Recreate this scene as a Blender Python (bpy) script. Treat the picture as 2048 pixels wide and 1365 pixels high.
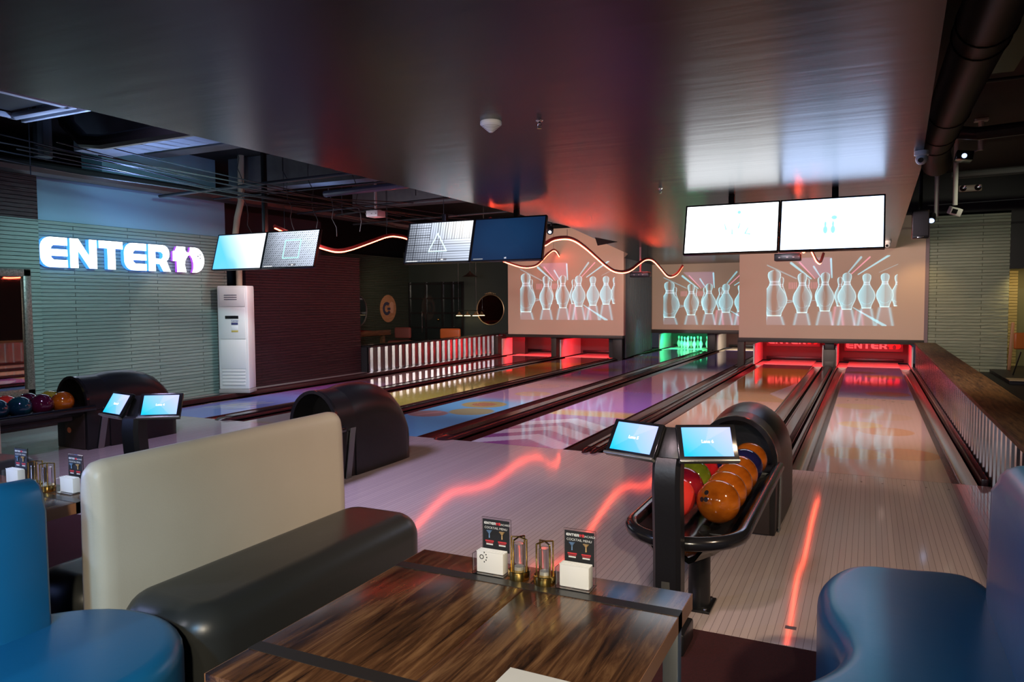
import bpy, bmesh, math, random
import numpy as np
from mathutils import Vector, Matrix, Euler
random.seed(7); np.random.seed(7)
for o in list(bpy.data.objects): bpy.data.objects.remove(o)
SC = bpy.context.scene; COL = SC.collection
PI = math.pi

# ------------------------------------------------------------------ camera
cam_d = bpy.data.cameras.new('camera'); cam = bpy.data.objects.new('camera', cam_d); COL.objects.link(cam)
yaw, pitch, roll = [math.radians(a) for a in (25.785, 3.095, -0.366)]
fw = Vector((-math.sin(yaw)*math.cos(pitch), math.cos(yaw)*math.cos(pitch), -math.sin(pitch)))
rt = Vector((math.cos(yaw), math.sin(yaw), 0)); up = rt.cross(fw)
r2 = rt*math.cos(roll)+up*math.sin(roll); u2 = -rt*math.sin(roll)+up*math.cos(roll)
mw = Matrix((r2, u2, -fw)).transposed().to_4x4(); mw.translation = (0, 0, 1.55)
cam.matrix_world = mw
cam_d.sensor_width = 36; cam_d.lens = 1476.55/2048*36; cam_d.clip_start = .05; cam_d.clip_end = 100
SC.camera = cam
# ------------------------------------------------------------------ world, exposure
w = bpy.data.worlds.new('world'); SC.world = w; w.use_nodes = True
w.node_tree.nodes['Background'].inputs[0].default_value = (.55, .6, .8, 1)
w.node_tree.nodes['Background'].inputs[1].default_value = .035
vs = SC.view_settings
vs.view_transform = 'Standard'; vs.look = 'None'; vs.gamma = 1; vs.use_curve_mapping = False; vs.exposure = 0.28
SC.display_settings.display_device = 'sRGB'
# ------------------------------------------------------------------ lamps of the room, with added unseen fill spots
def lamp(kind, loc, target=None, energy=100, color=(1, 1, 1), size=.1, spot=60, blend=.5, size_y=None):
    l = bpy.data.lights.new('lamp', kind); o = bpy.data.objects.new('lamp', l); COL.objects.link(o)
    l.energy = energy; l.color = color; o.location = loc
    if kind == 'SPOT': l.spot_size = math.radians(spot); l.spot_blend = blend; l.shadow_soft_size = size
    elif kind == 'AREA':
        l.size = size
        if size_y: l.shape = 'RECTANGLE'; l.size_y = size_y
    else: l.shadow_soft_size = size
    if target is not None:
        o.rotation_euler = (Vector(target)-Vector(loc)).to_track_quat('-Z', 'Y').to_euler()
    return o
WARM = (1, .72, .45); NEUT = (1, .88, .74); BLUE = (.22, .42, 1); RED = (1, .008, .02); GREEN = (.02, 1, .35)
# seating area behind and above the camera
lamp('SPOT', (.9, -1.6, 2.5), (-2.6, 2.6, .6), 430, (1, .86, .64), .08, 62, .7)
lamp('SPOT', (-.4, -.9, 2.45), (-.85, 1.9, .8), 60, (1, .9, .78), .06, 60, .8)
lamp('SPOT', (-3.4, -1.0, 2.5), (-3.1, 1.9, .8), 60, (.95, .93, 1), .06, 60, .8)
lamp('SPOT', (-.9, -1.2, 2.2), (-2.6, 1.0, .65), 240, (.22, .58, 1), .1, 38, .8)
lamp('SPOT', (-4.6, .2, 2.3), (-3.2, 1.7, .6), 90, (.45, .55, 1), .1, 75, .8)
lamp('SPOT', (-1.6, -1.5, 2.5), (.3, 3.0, .5), 95, (.6, .80, 1), .1, 60, .8)
lamp('SPOT', (-.9, -.4, 1.2), (-2.1, 4.07, 2.65), 45, (1, .95, .85), .03, 20, .8)
lamp('SPOT', (-6.2, 1.0, 1.3), (-2.6, 2.4, 2.65), 260, (.3, .42, 1), .5, 80, .9)  # unseen blue fill added from the left to tint the ceiling sheen
# warm light over the right of the approach
lamp('SPOT', (2.3, 2.2, 3.3), (-.2, 4.6, 0), 280, (1, .72, .5), .15, 75, .6)
lamp('SPOT', (2.2, 9.5, 3.6), (1.0, 10.5, 0), 130, (1, .64, .30), .4, 90, .7)
# wash on the approach and lanes
lamp('SPOT', (-4.8, 3.0, 3.6), (-4.4, 6.5, 0), 560, (.62, .55, 1), .4, 110, .9)
lamp('SPOT', (-1.0, 1.2, 2.55), (-2.0, 5.6, 0), 130, (1, .74, .80), .1, 80, .9)
for xx in (-8.2, -7.3, -4.9, -3.9, -1.3, -.3):
    lamp('SPOT', (xx, 8.45, 2.42), (xx, 12.4, 0), 110, (.92, .86, 1), .2, 130, .8)  # added spots, hidden behind the televisions, to brighten the lanes
# projection walls
lamp('SPOT', (-.9, 13.2, 2.5), (-.9, 18.2, 1.45), 370, (1, .76, .60), .3, 85, .6)
lamp('SPOT', (-6.6, 13.4, 3.2), (-7.5, 18.6, 1.7), 400, (1, .68, .52), .4, 80, .6)
lamp('SPOT', (-4.3, 17.0, 2.5), (-4.6, 22.7, 1.5), 290, (1, .8, .6), .3, 80, .6)
lamp('SPOT', (.95, 17.3, 2.4), (1.0, 18.2, 1.5), 14, (1, .6, .25), .05, 90, .8)
# sign wall and open ceiling
lamp('SPOT', (-6.0, 5.9, 3.1), (-9.8, 7.3, 1.1), 250, (.46, .90, .96), .1, 85, .8)
lamp('SPOT', (-6.8, 8.6, 2.9), (-9.8, 8.2, .9), 110, (1, .85, .78), .08, 60, .8)
lamp('SPOT', (-7.7, 6.0, 2.45), (-7.7, 6.1, 3.5), 120, (.28,.46,1), .05, 105, .5)
lamp('SPOT', (-6.2, 5.4, 2.45), (-6.2, 5.5, 3.5), 50, (.28,.46,1), .05, 90, .5)
lamp('SPOT', (-6.4, 4.6, 2.75), (-6.4, 4.1, 3.3), 26, (.30,.50,1), .05, 120, .5)
lamp('SPOT', (-7.8, 9.3, 3.0), (-7.8, 9.3, 3.5), 9, (.30,.50,1), .03, 150, .5)
lamp('SPOT', (-8.6, 7.2, 2.7), (-9.6, 7.6, 3.3), 14, (.3, .55, 1), .05, 120, .7)
lamp('SPOT', (-7.6, 4.2, 3.0), (-9.75, 7.0, 3.0), 14, (.35, .6, 1), .05, 60, .7)
# back left room and right bay
lamp('SPOT', (.4, -1.6, 2.3), (-9.6, 15.4, .3), 900, (1, .90, .74), .10, 17, .5)  # unseen spot added behind the camera for bright stripes on the ribbed counter
lamp('SPOT', (-11.4, 16.4, 2.6), (-12.6, 19.5, 1.0), 40, (1, .75, .5), .05, 110, .9)
lamp('SPOT', (2.2, 12.6, 4.0), (1.9, 18.2, 1.0), 130, (.95, .95, .72), .06, 70, .8)
lamp('SPOT', (3.0, 18.0, 2.1), (2.8, 19.3, .8), 40, (1, .68, .28), .05, 120, .8)
# pin decks
for xx in (-8.6, -6.85, -1.7, .12):
    yy = 18.55 if xx > -4 else 18.95
    for dx in (-.52, .52): lamp('SPOT', (xx+dx, yy, .52), (xx+dx*.5, yy+.75, 0), 36, RED, .03, 160, .5)
    lamp('SPOT', (xx, yy+.05, .30), (xx, yy+1.2, .45), 9, (1, .45, .45), .03, 62, .6)  # small unseen fill added to lighten the banner
for dx in (-.45, .45): lamp('SPOT', (-5.2+dx, 23.1, .50), (-5.2+dx*.6, 23.6, 0), 30, GREEN, .03, 160, .5)
lamp('AREA', (-3.4, 23.2, .50), (-3.4, 23.5, 0), 8, (1, .8, .6), .9, size_y=.2)
lamp('SPOT', (-5.0, 21.4, .6), (-4.9, 24.0, .2), 14, (.7, .95, 1), .03, 22, .5)
lamp('SPOT', (-4.9, 20.0, .9), (-6.1, 20.8, .2), 16, (.05, .6, .7), .1, 75, .8)

# ------------------------------------------------------------------ materials
MATS = {}
def mat(name, col=(.5, .5, .5), rough=.5, metal=0, emis=None, es=0, spec=.5, noise=None, bump=None, trans=0, coat=0, alpha=1, vcol=None):
    """noise=(scale xyz, dark colour, amount, detail); bump=(scale xyz, strength)."""
    if name in MATS: return MATS[name]
    m = bpy.data.materials.new(name); m.use_nodes = True; nt = m.node_tree; b = nt.nodes['Principled BSDF']
    b.inputs['Base Color'].default_value = (*col, 1); b.inputs['Roughness'].default_value = rough
    b.inputs['Metallic'].default_value = metal; b.inputs['Specular IOR Level'].default_value = spec
    b.inputs['Transmission Weight'].default_value = trans; b.inputs['Coat Weight'].default_value = coat; b.inputs['Coat Roughness'].default_value = .05
    b.inputs['Alpha'].default_value = alpha
    if emis: b.inputs['Emission Color'].default_value = (*emis, 1); b.inputs['Emission Strength'].default_value = es
    def coords(scale):
        tc = nt.nodes.new('ShaderNodeTexCoord'); mp = nt.nodes.new('ShaderNodeMapping'); mp.inputs['Scale'].default_value = scale
        nt.links.new(tc.outputs['Object'], mp.inputs['Vector']); return mp.outputs['Vector']
    if vcol:
        a = nt.nodes.new('ShaderNodeAttribute'); a.attribute_name = 'Col'
        if 'b' in vcol: nt.links.new(a.outputs['Color'], b.inputs['Base Color'])
        if 'e' in vcol: nt.links.new(a.outputs['Color'], b.inputs['Emission Color']); b.inputs['Emission Strength'].default_value = es
    if noise:
        v = coords(noise[0]); n = nt.nodes.new('ShaderNodeTexNoise'); n.inputs['Scale'].default_value = 1; n.inputs['Detail'].default_value = noise[3] if len(noise) > 3 else 4
        nt.links.new(v, n.inputs['Vector'])
        r = nt.nodes.new('ShaderNodeValToRGB'); r.color_ramp.elements[0].position = .5-noise[2]; r.color_ramp.elements[1].position = .5+noise[2]
        r.color_ramp.elements[0].color = (*noise[1], 1); r.color_ramp.elements[1].color = (*col, 1)
        nt.links.new(n.outputs['Fac'], r.inputs['Fac']); nt.links.new(r.outputs['Color'], b.inputs['Base Color'])
    if bump:
        v = coords(bump[0]); n = nt.nodes.new('ShaderNodeTexNoise'); n.inputs['Scale'].default_value = 1; n.inputs['Detail'].default_value = 5
        nt.links.new(v, n.inputs['Vector']); bp = nt.nodes.new('ShaderNodeBump'); bp.inputs['Strength'].default_value = bump[1]; bp.inputs['Distance'].default_value = .02
        nt.links.new(n.outputs['Fac'], bp.inputs['Height']); nt.links.new(bp.outputs['Normal'], b.inputs['Normal'])
    MATS[name] = m; return m

def node_chain(m): return m.node_tree, m.node_tree.nodes['Principled BSDF']
def mnode(nt, op, a, b=None, c=None):
    n = nt.nodes.new('ShaderNodeMath'); n.operation = op
    for i, v in enumerate((a, b, c)):
        if v is None: continue
        if isinstance(v, (int, float)): n.inputs[i].default_value = v
        else: nt.links.new(v, n.inputs[i])
    return n.outputs[0]
def mix(nt, fac, a, b):
    n = nt.nodes.new('ShaderNodeMix'); n.data_type = 'RGBA'
    nt.links.new(fac, n.inputs[0]) if not isinstance(fac, float) else setattr(n.inputs[0], 'default_value', fac)
    for i, v in ((6, a), (7, b)):
        if isinstance(v, tuple): n.inputs[i].default_value = (*v, 1)
        else: nt.links.new(v, n.inputs[i])
    return n.outputs[2]
def sepxyz(nt):
    tc = nt.nodes.new('ShaderNodeTexCoord'); s = nt.nodes.new('ShaderNodeSeparateXYZ'); nt.links.new(tc.outputs['Object'], s.inputs[0]); return tc.outputs['Object'], s.outputs

def plank_mat(name, col, col2, line, pitch, rough, linew=.06):
    m = mat(name, col, rough); nt, b = node_chain(m); v, s = sepxyz(nt)
    q = mnode(nt, 'DIVIDE', s[0], pitch); fr = mnode(nt, 'FRACT', q); fl = mnode(nt, 'FLOOR', q)
    isl = mnode(nt, 'LESS_THAN', fr, linew)
    wn = nt.nodes.new('ShaderNodeTexWhiteNoise'); wn.noise_dimensions = '1D'; nt.links.new(fl, wn.inputs['W'])
    n = nt.nodes.new('ShaderNodeTexNoise'); mp = nt.nodes.new('ShaderNodeMapping'); mp.inputs['Scale'].default_value = (40, 1.2, 1); nt.links.new(v, mp.inputs[0]); nt.links.new(mp.outputs[0], n.inputs['Vector']); n.inputs['Scale'].default_value = 1
    f = mnode(nt, 'MULTIPLY_ADD', wn.outputs['Value'], .5, mnode(nt, 'MULTIPLY', n.outputs['Fac'], .5))
    c = mix(nt, f, col, col2); c = mix(nt, isl, c, line); nt.links.new(c, b.inputs['Base Color']); return m
def tile_mat(name, col, col2, joint, uaxis=1, rough=.55, bh=.05, bw=1.3, strength=1.0):
    """stacked ledge-stone tile: thin horizontal courses of uneven depth"""
    m = mat(name, col, rough); nt, b = node_chain(m); v, s = sepxyz(nt)
    cb = nt.nodes.new('ShaderNodeCombineXYZ'); nt.links.new(s[uaxis], cb.inputs[0]); nt.links.new(s[2], cb.inputs[1])
    br = nt.nodes.new('ShaderNodeTexBrick'); nt.links.new(cb.outputs[0], br.inputs['Vector']); br.inputs['Scale'].default_value = 1
    br.inputs['Brick Width'].default_value = bw; br.inputs['Row Height'].default_value = bh; br.inputs['Mortar Size'].default_value = .005; br.inputs['Mortar Smooth'].default_value = 1.0
    br.inputs['Color1'].default_value = (*col, 1); br.inputs['Color2'].default_value = (*col2, 1); br.inputs['Mortar'].default_value = (*joint, 1); br.offset = .37
    n = nt.nodes.new('ShaderNodeTexNoise'); mp = nt.nodes.new('ShaderNodeMapping'); mp.inputs['Scale'].default_value = (4, 22, 1); nt.links.new(cb.outputs[0], mp.inputs[0]); nt.links.new(mp.outputs[0], n.inputs['Vector']); n.inputs['Scale'].default_value = 1
    nt.links.new(br.outputs['Color'], b.inputs['Base Color'])
    h = mnode(nt, 'SUBTRACT', n.outputs['Fac'], br.outputs['Fac'])
    bp = nt.nodes.new('ShaderNodeBump'); bp.inputs['Strength'].default_value = strength; bp.inputs['Distance'].default_value = .02
    nt.links.new(h, bp.inputs['Height']); nt.links.new(bp.outputs['Normal'], b.inputs['Normal']); return m

black = mat('black_plastic', (.008, .008, .009), .36, bump=((60, 60, 60), .03))
black_gloss = mat('black_gloss', (.01, .01, .011), .18, spec=.6)
black_metal = mat('black_metal', (.014, .014, .015), .32, .3)
dark = mat('dark_paint', (.012, .012, .014), .6)
dark_pipe = mat('dark_pipe', (.03, .029, .03), .4, bump=((9, 9, 9), .1))
duct_m = mat('duct_paint', (.018, .014, .011), .5)
conduit_m = mat('conduit_metal', (.035, .038, .048), .5, .4)
grey_metal = mat('grey_metal', (.22, .23, .24), .38, .7)
steel = mat('galvanised_steel', (.74, .74, .76), .22, 1, noise=((7, 7, 2), (.6, .6, .63), .25))
chrome = mat('chrome', (.8, .8, .8), .08, 1)
brass = mat('brass', (.75, .52, .16), .22, 1)
white_pl = mat('white_plastic', (.72, .72, .7), .35)
white_bright = mat('white_paint', (.8, .78, .72), .45)
cream = mat('cream_leather', (.60, .54, .41), .42, noise=((3, 3, 3), (.54, .48, .36), .3), bump=((120, 120, 120), .05))
darkleather = mat('dark_leather', (.030, .032, .030), .34, bump=((7, 7, 7), .06))
blueleather = mat('blue_leather', (.010, .15, .33), .32, bump=((5, 5, 5), .1))
amber = mat('amber_resin', (.52, .135, .010), .08, coat=.5, noise=((16, 5, 22), (.20, .04, .003), .28, 6))
redball = mat('coral_resin', (.85, .05, .04), .08, coat=.5)
darkredball = mat('dark_red_resin', (.28, .01, .015), .08, coat=.5, noise=((9, 9, 9), (.12, .004, .02), .2))
crimson = mat('crimson_resin', (.5, .015, .02), .08, coat=.5)
greenball = mat('green_resin', (.2, .26, .015), .08, coat=.5, noise=((18, 6, 18), (.08, .12, .01), .25, 6))
navyball = mat('navy_resin', (.012, .012, .06), .06, coat=.5)
tealball = mat('teal_resin', (.01, .06, .09), .06, coat=.5)
purpleball = mat('plum_resin', (.07, .006, .03), .06, coat=.5)
olivegold = mat('olive_gold_resin', (.35, .3, .03), .08, coat=.5)
ceil_m = mat('ceiling_paint', (.007, .0065, .008), .27, spec=.32, noise=((1.1, 3.5, 1), (.0035, .0033, .0045), .3), bump=((1.0, 7, 1), .11))
beige = mat('beige_wall_paint', (.62, .47, .37), .75)
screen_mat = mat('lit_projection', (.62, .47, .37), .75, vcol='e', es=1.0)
maroon_wall = tile_mat('maroon_tile', (.035, .012, .016), (.028, .01, .014), (.012, .005, .006))
green_tile_l = tile_mat('green_tile', (.26, .33, .30), (.22, .29, .265), (.13, .18, .165))
green_tile_r = tile_mat('green_tile_front', (.27, .31, .23), (.22, .26, .19), (.14, .165, .12), uaxis=0, bh=.065)
bay_tile = tile_mat('bay_tile_warm_lit', (.42, .36, .18), (.36, .31, .15), (.15, .12, .06), uaxis=0, bh=.065)  # warm light on this strip of bay wall is put into its tile colour
dkgreen_tile = tile_mat('dark_green_tile', (.05, .07, .055), (.04, .06, .045), (.02, .03, .02))
dkgreen = mat('dark_green_paint', (.02, .032, .028), .6)
bluewall = mat('blue_paint', (.22, .36, .5), .7)
sidecorr = mat('corrugated_dark', (.09, .11, .13), .5, .1)
approach_m = plank_mat('approach_laminate', (.60, .50, .46), (.50, .42, .40), (.22, .18, .17), .034, .075)
carpet_m = mat('maroon_carpet', (.05, .003, .005), .95, noise=((160, 160, 160), (.025, .0015, .003), .2), bump=((300, 300, 300), .4))
lane_m = mat('lane_finish', rough=.07, vcol='b', spec=.5, bump=((2, 14, 1), .012), coat=.08)
gutter_m = mat('gutter_gloss', (.05, .012, .014), .14, spec=.8)
gutter_pale = mat('gutter_worn', (.17, .15, .12), .16, noise=((60, .7, 1), (.015, .012, .011), .2, 6))
cap_m = mat('capping', (.035, .012, .014), .22, spec=.7)
wood_top = mat('rustic_wood', (.20, .095, .04), .22, spec=.4)
def wood_nodes(m, a, b_, c, scale=(34, 2.6, 34)):
    nt, b = node_chain(m); v, s = sepxyz(nt)
    mp = nt.nodes.new('ShaderNodeMapping'); mp.inputs['Scale'].default_value = scale; nt.links.new(v, mp.inputs[0])
    n = nt.nodes.new('ShaderNodeTexNoise'); n.inputs['Scale'].default_value = 1; n.inputs['Detail'].default_value = 8; n.inputs['Roughness'].default_value = .65; n.inputs['Distortion'].default_value = .6
    nt.links.new(mp.outputs[0], n.inputs['Vector'])
    r = nt.nodes.new('ShaderNodeValToRGB'); e = r.color_ramp.elements; e[0].position = .36; e[0].color = (*a, 1); e[1].position = .66; e[1].color = (*c, 1); x = e.new(.5); x.color = (*b_, 1)
    nt.links.new(n.outputs['Fac'], r.inputs['Fac']); nt.links.new(r.outputs['Color'], b.inputs['Base Color'])
wood_nodes(wood_top, (.022, .011, .007), (.105, .045, .02), (.28, .14, .06))
wood_edge = mat('table_edge_wood', (.35, .16, .07), .4)
strip_m = mat('dark_inlay', (.03, .028, .027), .3)
counter_wood = mat('counter_wood', (.12, .07, .035), .6); wood_nodes(counter_wood, (.05, .03, .014), (.12, .07, .026), (.20, .12, .045))

# ------------------------------------------------------------------ mesh building
class MB:
    """collects shapes into one mesh"""
    def __init__(s): s.bm = bmesh.new()
    def _add(s, verts, M=None, bevel=0, seg=2):
        if M is not None: bmesh.ops.transform(s.bm, matrix=M, verts=verts)
        if bevel:
            es = list({e for v in verts for e in v.link_edges})
            bmesh.ops.bevel(s.bm, geom=es, offset=bevel, segments=seg, affect='EDGES', profile=.5)
        return s
    def box(s, x0, x1, y0, y1, z0, z1, bevel=0, seg=2, rot=None):
        r = bmesh.ops.create_cube(s.bm, size=1)['verts']
        M = Matrix.Translation(((x0+x1)/2, (y0+y1)/2, (z0+z1)/2)) @ (rot.to_matrix().to_4x4() if rot else Matrix()) @ Matrix.Diagonal((x1-x0, y1-y0, z1-z0, 1))
        return s._add(r, M, bevel, seg)
    def cyl(s, p, q, r, r2=None, n=20, caps=True):
        p, q = Vector(p), Vector(q); d = q-p
        vs_ = bmesh.ops.create_cone(s.bm, cap_ends=caps, segments=n, radius1=r, radius2=r if r2 is None else r2, depth=d.length)['verts']
        return s._add(vs_, Matrix.Translation((p+q)/2) @ d.to_track_quat('Z', 'Y').to_matrix().to_4x4())
    def sphere(s, c, r, n=24, sc=(1, 1, 1)):
        vs_ = bmesh.ops.create_uvsphere(s.bm, u_segments=n, v_segments=n//2+2, radius=r)['verts']
        return s._add(vs_, Matrix.Translation(c) @ Matrix.Diagonal((*sc, 1)))
    def lathe(s, prof, c=(0, 0, 0), n=28, axis=None):
        M = Matrix.Translation(c) @ (axis if axis is not None else Matrix())
        rings = []
        for r, z in prof:
            if r < 1e-6: rings.append([s.bm.verts.new(M @ Vector((0, 0, z)))])
            else: rings.append([s.bm.verts.new(M @ Vector((r*math.cos(2*PI*i/n), r*math.sin(2*PI*i/n), z))) for i in range(n)])
        for a, b in zip(rings, rings[1:]):
            for i in range(n):
                j = (i+1) % n
                if len(a) == 1 and len(b) == 1: continue
                if len(a) == 1: s.bm.faces.new((a[0], b[j], b[i]))
                elif len(b) == 1: s.bm.faces.new((a[i], a[j], b[0]))
                else: s.bm.faces.new((a[i], a[j], b[j], b[i]))
        return s
    def tube(s, pts, r, n=10, closed=False, flat=1):
        pts = [Vector(p) for p in pts]; N = len(pts); rings = []; prev = None
        for i, p in enumerate(pts):
            a = pts[(i-1) % N] if closed or i > 0 else p; b = pts[(i+1) % N] if closed or i < N-1 else p
            t = (b-a).normalized()
            if prev is None: nrm = t.orthogonal().normalized() if abs(t.z) > .95 else Vector((0, 0, 1)).cross(t).normalized()
            else:
                nrm = prev-t*prev.dot(t); nrm = nrm.normalized() if nrm.length > 1e-5 else t.orthogonal().normalized()
            prev = nrm; bn = t.cross(nrm)
            rr = r[i] if isinstance(r, (list, tuple)) else r
            rings.append([s.bm.verts.new(p+nrm*rr*math.cos(2*PI*k/n)+bn*rr*flat*math.sin(2*PI*k/n)) for k in range(n)])
        for i in range(N if closed else N-1):
            a, b = rings[i], rings[(i+1) % N]
            for k in range(n): s.bm.faces.new((a[k], a[(k+1) % n], b[(k+1) % n], b[k]))
        if not closed: s.bm.faces.new(rings[0][::-1]); s.bm.faces.new(rings[-1])
        return s
    def loft(s, rings, caps=True, closed=False):
        R = [[s.bm.verts.new(p) for p in r] for r in rings]; n = len(R[0])
        for a, b in zip(R, R[1:]+([R[0]] if closed else [])):
            for k in range(n): s.bm.faces.new((a[k], a[(k+1) % n], b[(k+1) % n], b[k]))
        if caps and not closed: s.bm.faces.new(R[0][::-1]); s.bm.faces.new(R[-1])
        return s
    def strip(s, rows):
        R = [[s.bm.verts.new(p) for p in r] for r in rows]
        for a, b in zip(R, R[1:]):
            for k in range(len(a)-1): s.bm.faces.new((a[k], a[k+1], b[k+1], b[k]))
        return s
    def prism(s, poly, f0, f1):
        """poly: list of 2D points; f0, f1 map (u,v) to 3D for the two ends"""
        a = [s.bm.verts.new(f0(*p)) for p in poly]; b = [s.bm.verts.new(f1(*p)) for p in poly]; n = len(poly)
        s.bm.faces.new(a[::-1]); s.bm.faces.new(b)
        for i in range(n): s.bm.faces.new((a[i], a[(i+1) % n], b[(i+1) % n], b[i]))
        return s
    def vprism(s, poly, z0, z1): return s.prism(poly, lambda u, v: (u, v, z0), lambda u, v: (u, v, z1))
    def xprism(s, poly, y0, y1): return s.prism(poly, lambda u, v: (u, y0, v), lambda u, v: (u, y1, v))   # outline in x,z
    def yprism(s, poly, x0, x1): return s.prism(poly, lambda u, v: (x0, u, v), lambda u, v: (x1, u, v))   # outline in y,z
    def build(s, name, m, parent=None, loc=None, rot=None, smooth=35, subsurf=0):
        bmesh.ops.recalc_face_normals(s.bm, faces=s.bm.faces)
        me = bpy.data.meshes.new(name); s.bm.to_mesh(me); s.bm.free()
        me.materials.append(m)
        if smooth:
            me.polygons.foreach_set('use_smooth', [True]*len(me.polygons)); me.set_sharp_from_angle(angle=math.radians(smooth))
        o = bpy.data.objects.new(name, me); COL.objects.link(o)
        if parent: o.parent = parent
        if loc: o.location = loc
        if rot: o.rotation_euler = rot
        if subsurf: md = o.modifiers.new('subsurf', 'SUBSURF'); md.levels = md.render_levels = subsurf
        return o
def thing(name, label, cat, loc=(0, 0, 0), rz=0, group=None):
    o = bpy.data.objects.new(name, None); COL.objects.link(o); o.location = loc; o.rotation_euler = (0, 0, rz); o.empty_display_size = .1
    return tag(o, label, cat, group)
def tag(o, label, cat, group=None, kind=None):
    o['label'] = label; o['category'] = cat
    if group: o['group'] = group
    if kind: o['kind'] = kind
    return o
def struct(o): o['kind'] = 'structure'; return o
KIDS = {}
def copy_tree(o, parent=None, loc=None, label=None, rz=None):
    c = o.copy(); COL.objects.link(c)
    if parent: c.parent = parent
    if loc: c.location = loc
    if rz is not None: c.rotation_euler = (0, 0, rz)
    if label: c['label'] = label
    for ch in [q for q in bpy.data.objects if q.parent == o and q != c]: copy_tree(ch, c)
    return c
def text(s, size, m, parent, loc, rot=(PI/2, 0, 0), depth=.002, name='lettering', align='CENTER', bold=0):
    cu = bpy.data.curves.new('txt', 'FONT'); cu.body = s; cu.size = size; cu.extrude = depth; cu.align_x = align; cu.offset = bold
    to = bpy.data.objects.new('txt', cu); COL.objects.link(to); dg = bpy.context.evaluated_depsgraph_get()
    me = bpy.data.meshes.new_from_object(to.evaluated_get(dg)); bpy.data.objects.remove(to)
    me.materials.clear(); me.materials.append(m)
    o = bpy.data.objects.new(name, me); COL.objects.link(o); o.parent = parent; o.location = loc; o.rotation_euler = rot; return o
def arc(cx, cy, r, a0, a1, n=8, ry=None): return [(cx+r*math.cos(math.radians(a0+(a1-a0)*i/n)), cy+(ry or r)*math.sin(math.radians(a0+(a1-a0)*i/n))) for i in range(n+1)]
def rrect(x0, x1, y0, y1, r, n=6):
    return arc(x1-r, y1-r, r, 0, 90, n)+arc(x0+r, y1-r, r, 90, 180, n)+arc(x0+r, y0+r, r, 180, 270, n)+arc(x1-r, y0+r, r, 270, 360, n)

# chunky sign letters, unit height, outline in (u, v)
E_ = [(.95, 1), (.36, 1)]+arc(.36, .64, .36, 90, 180, 6, .36)+arc(.36, .36, .36, 180, 270, 6, .36)+[(.95, 0), (.95, .25), (.46, .25), (.38, .31), (.36, .38), (.95, .38), (.95, .60), (.36, .60), (.38, .68), (.46, .74), (.95, .74)]
N_ = [(0, 0), (0, 1), (.3, 1), (.72, .40), (.72, 1), (1, 1), (1, 0), (.72, 0), (.28, .62), (.28, 0)]
T_ = [(0, 1), (.95, 1), (.95, .74), (.64, .74), (.64, 0), (.34, 0), (.34, .74), (0, .74)]
R1 = [(0, 0), (.3, 0), (.3, 1), (0, 1)]
R2 = [(.3, 1), (.66, 1)]+arc(.66, .68, .3, 90, -60, 8, .32)+[(1.0, 0), (.67, 0), (.5, .28), (.3, .28), (.3, .47), (.58, .47), (.66, .54), (.66, .67), (.58, .74), (.3, .74)]
ONE = [(0, .8), (.12, .83), (.2, 1), (.62, 1), (.63, .86), (.7, .79), (.9, .79), (.9, .70), (.76, .66), (.62, .48), (.58, .3), (.66, 0), (.2, 0), (.2, .42), (0, .42)]
BALL = [(.9, 1)]+arc(1.12, .5, .5, 90, -90, 14)+[(.98, .0), (1.05, .15), (1.06, .35), (1.0, .55), (.9, .68), (.84, .79), (.88, .9)]
def logo_word(mb, h, x0=0, z0=0, y0=0, d=.02, wsc=1.0):
    u = x0
    for polys, wd in (([E_], 1.06), ([N_], 1.1), ([T_], 1.02), ([E_], 1.06), ([R1, R2], 1.0)):
        for p in polys: mb.xprism([(u+a*h*wsc, z0+b*h) for a, b in p], y0-d, y0)
        u += wd*h*wsc
    return u+.04*h
def logo_ten(mb, h, u, z0=0, y0=0, d=.02, wsc=1.0):
    for p in (ONE, BALL): mb.xprism([(u+a*h*wsc, z0+b*h) for a, b in p], y0-d, y0)
    return u+1.62*h*wsc

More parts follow.
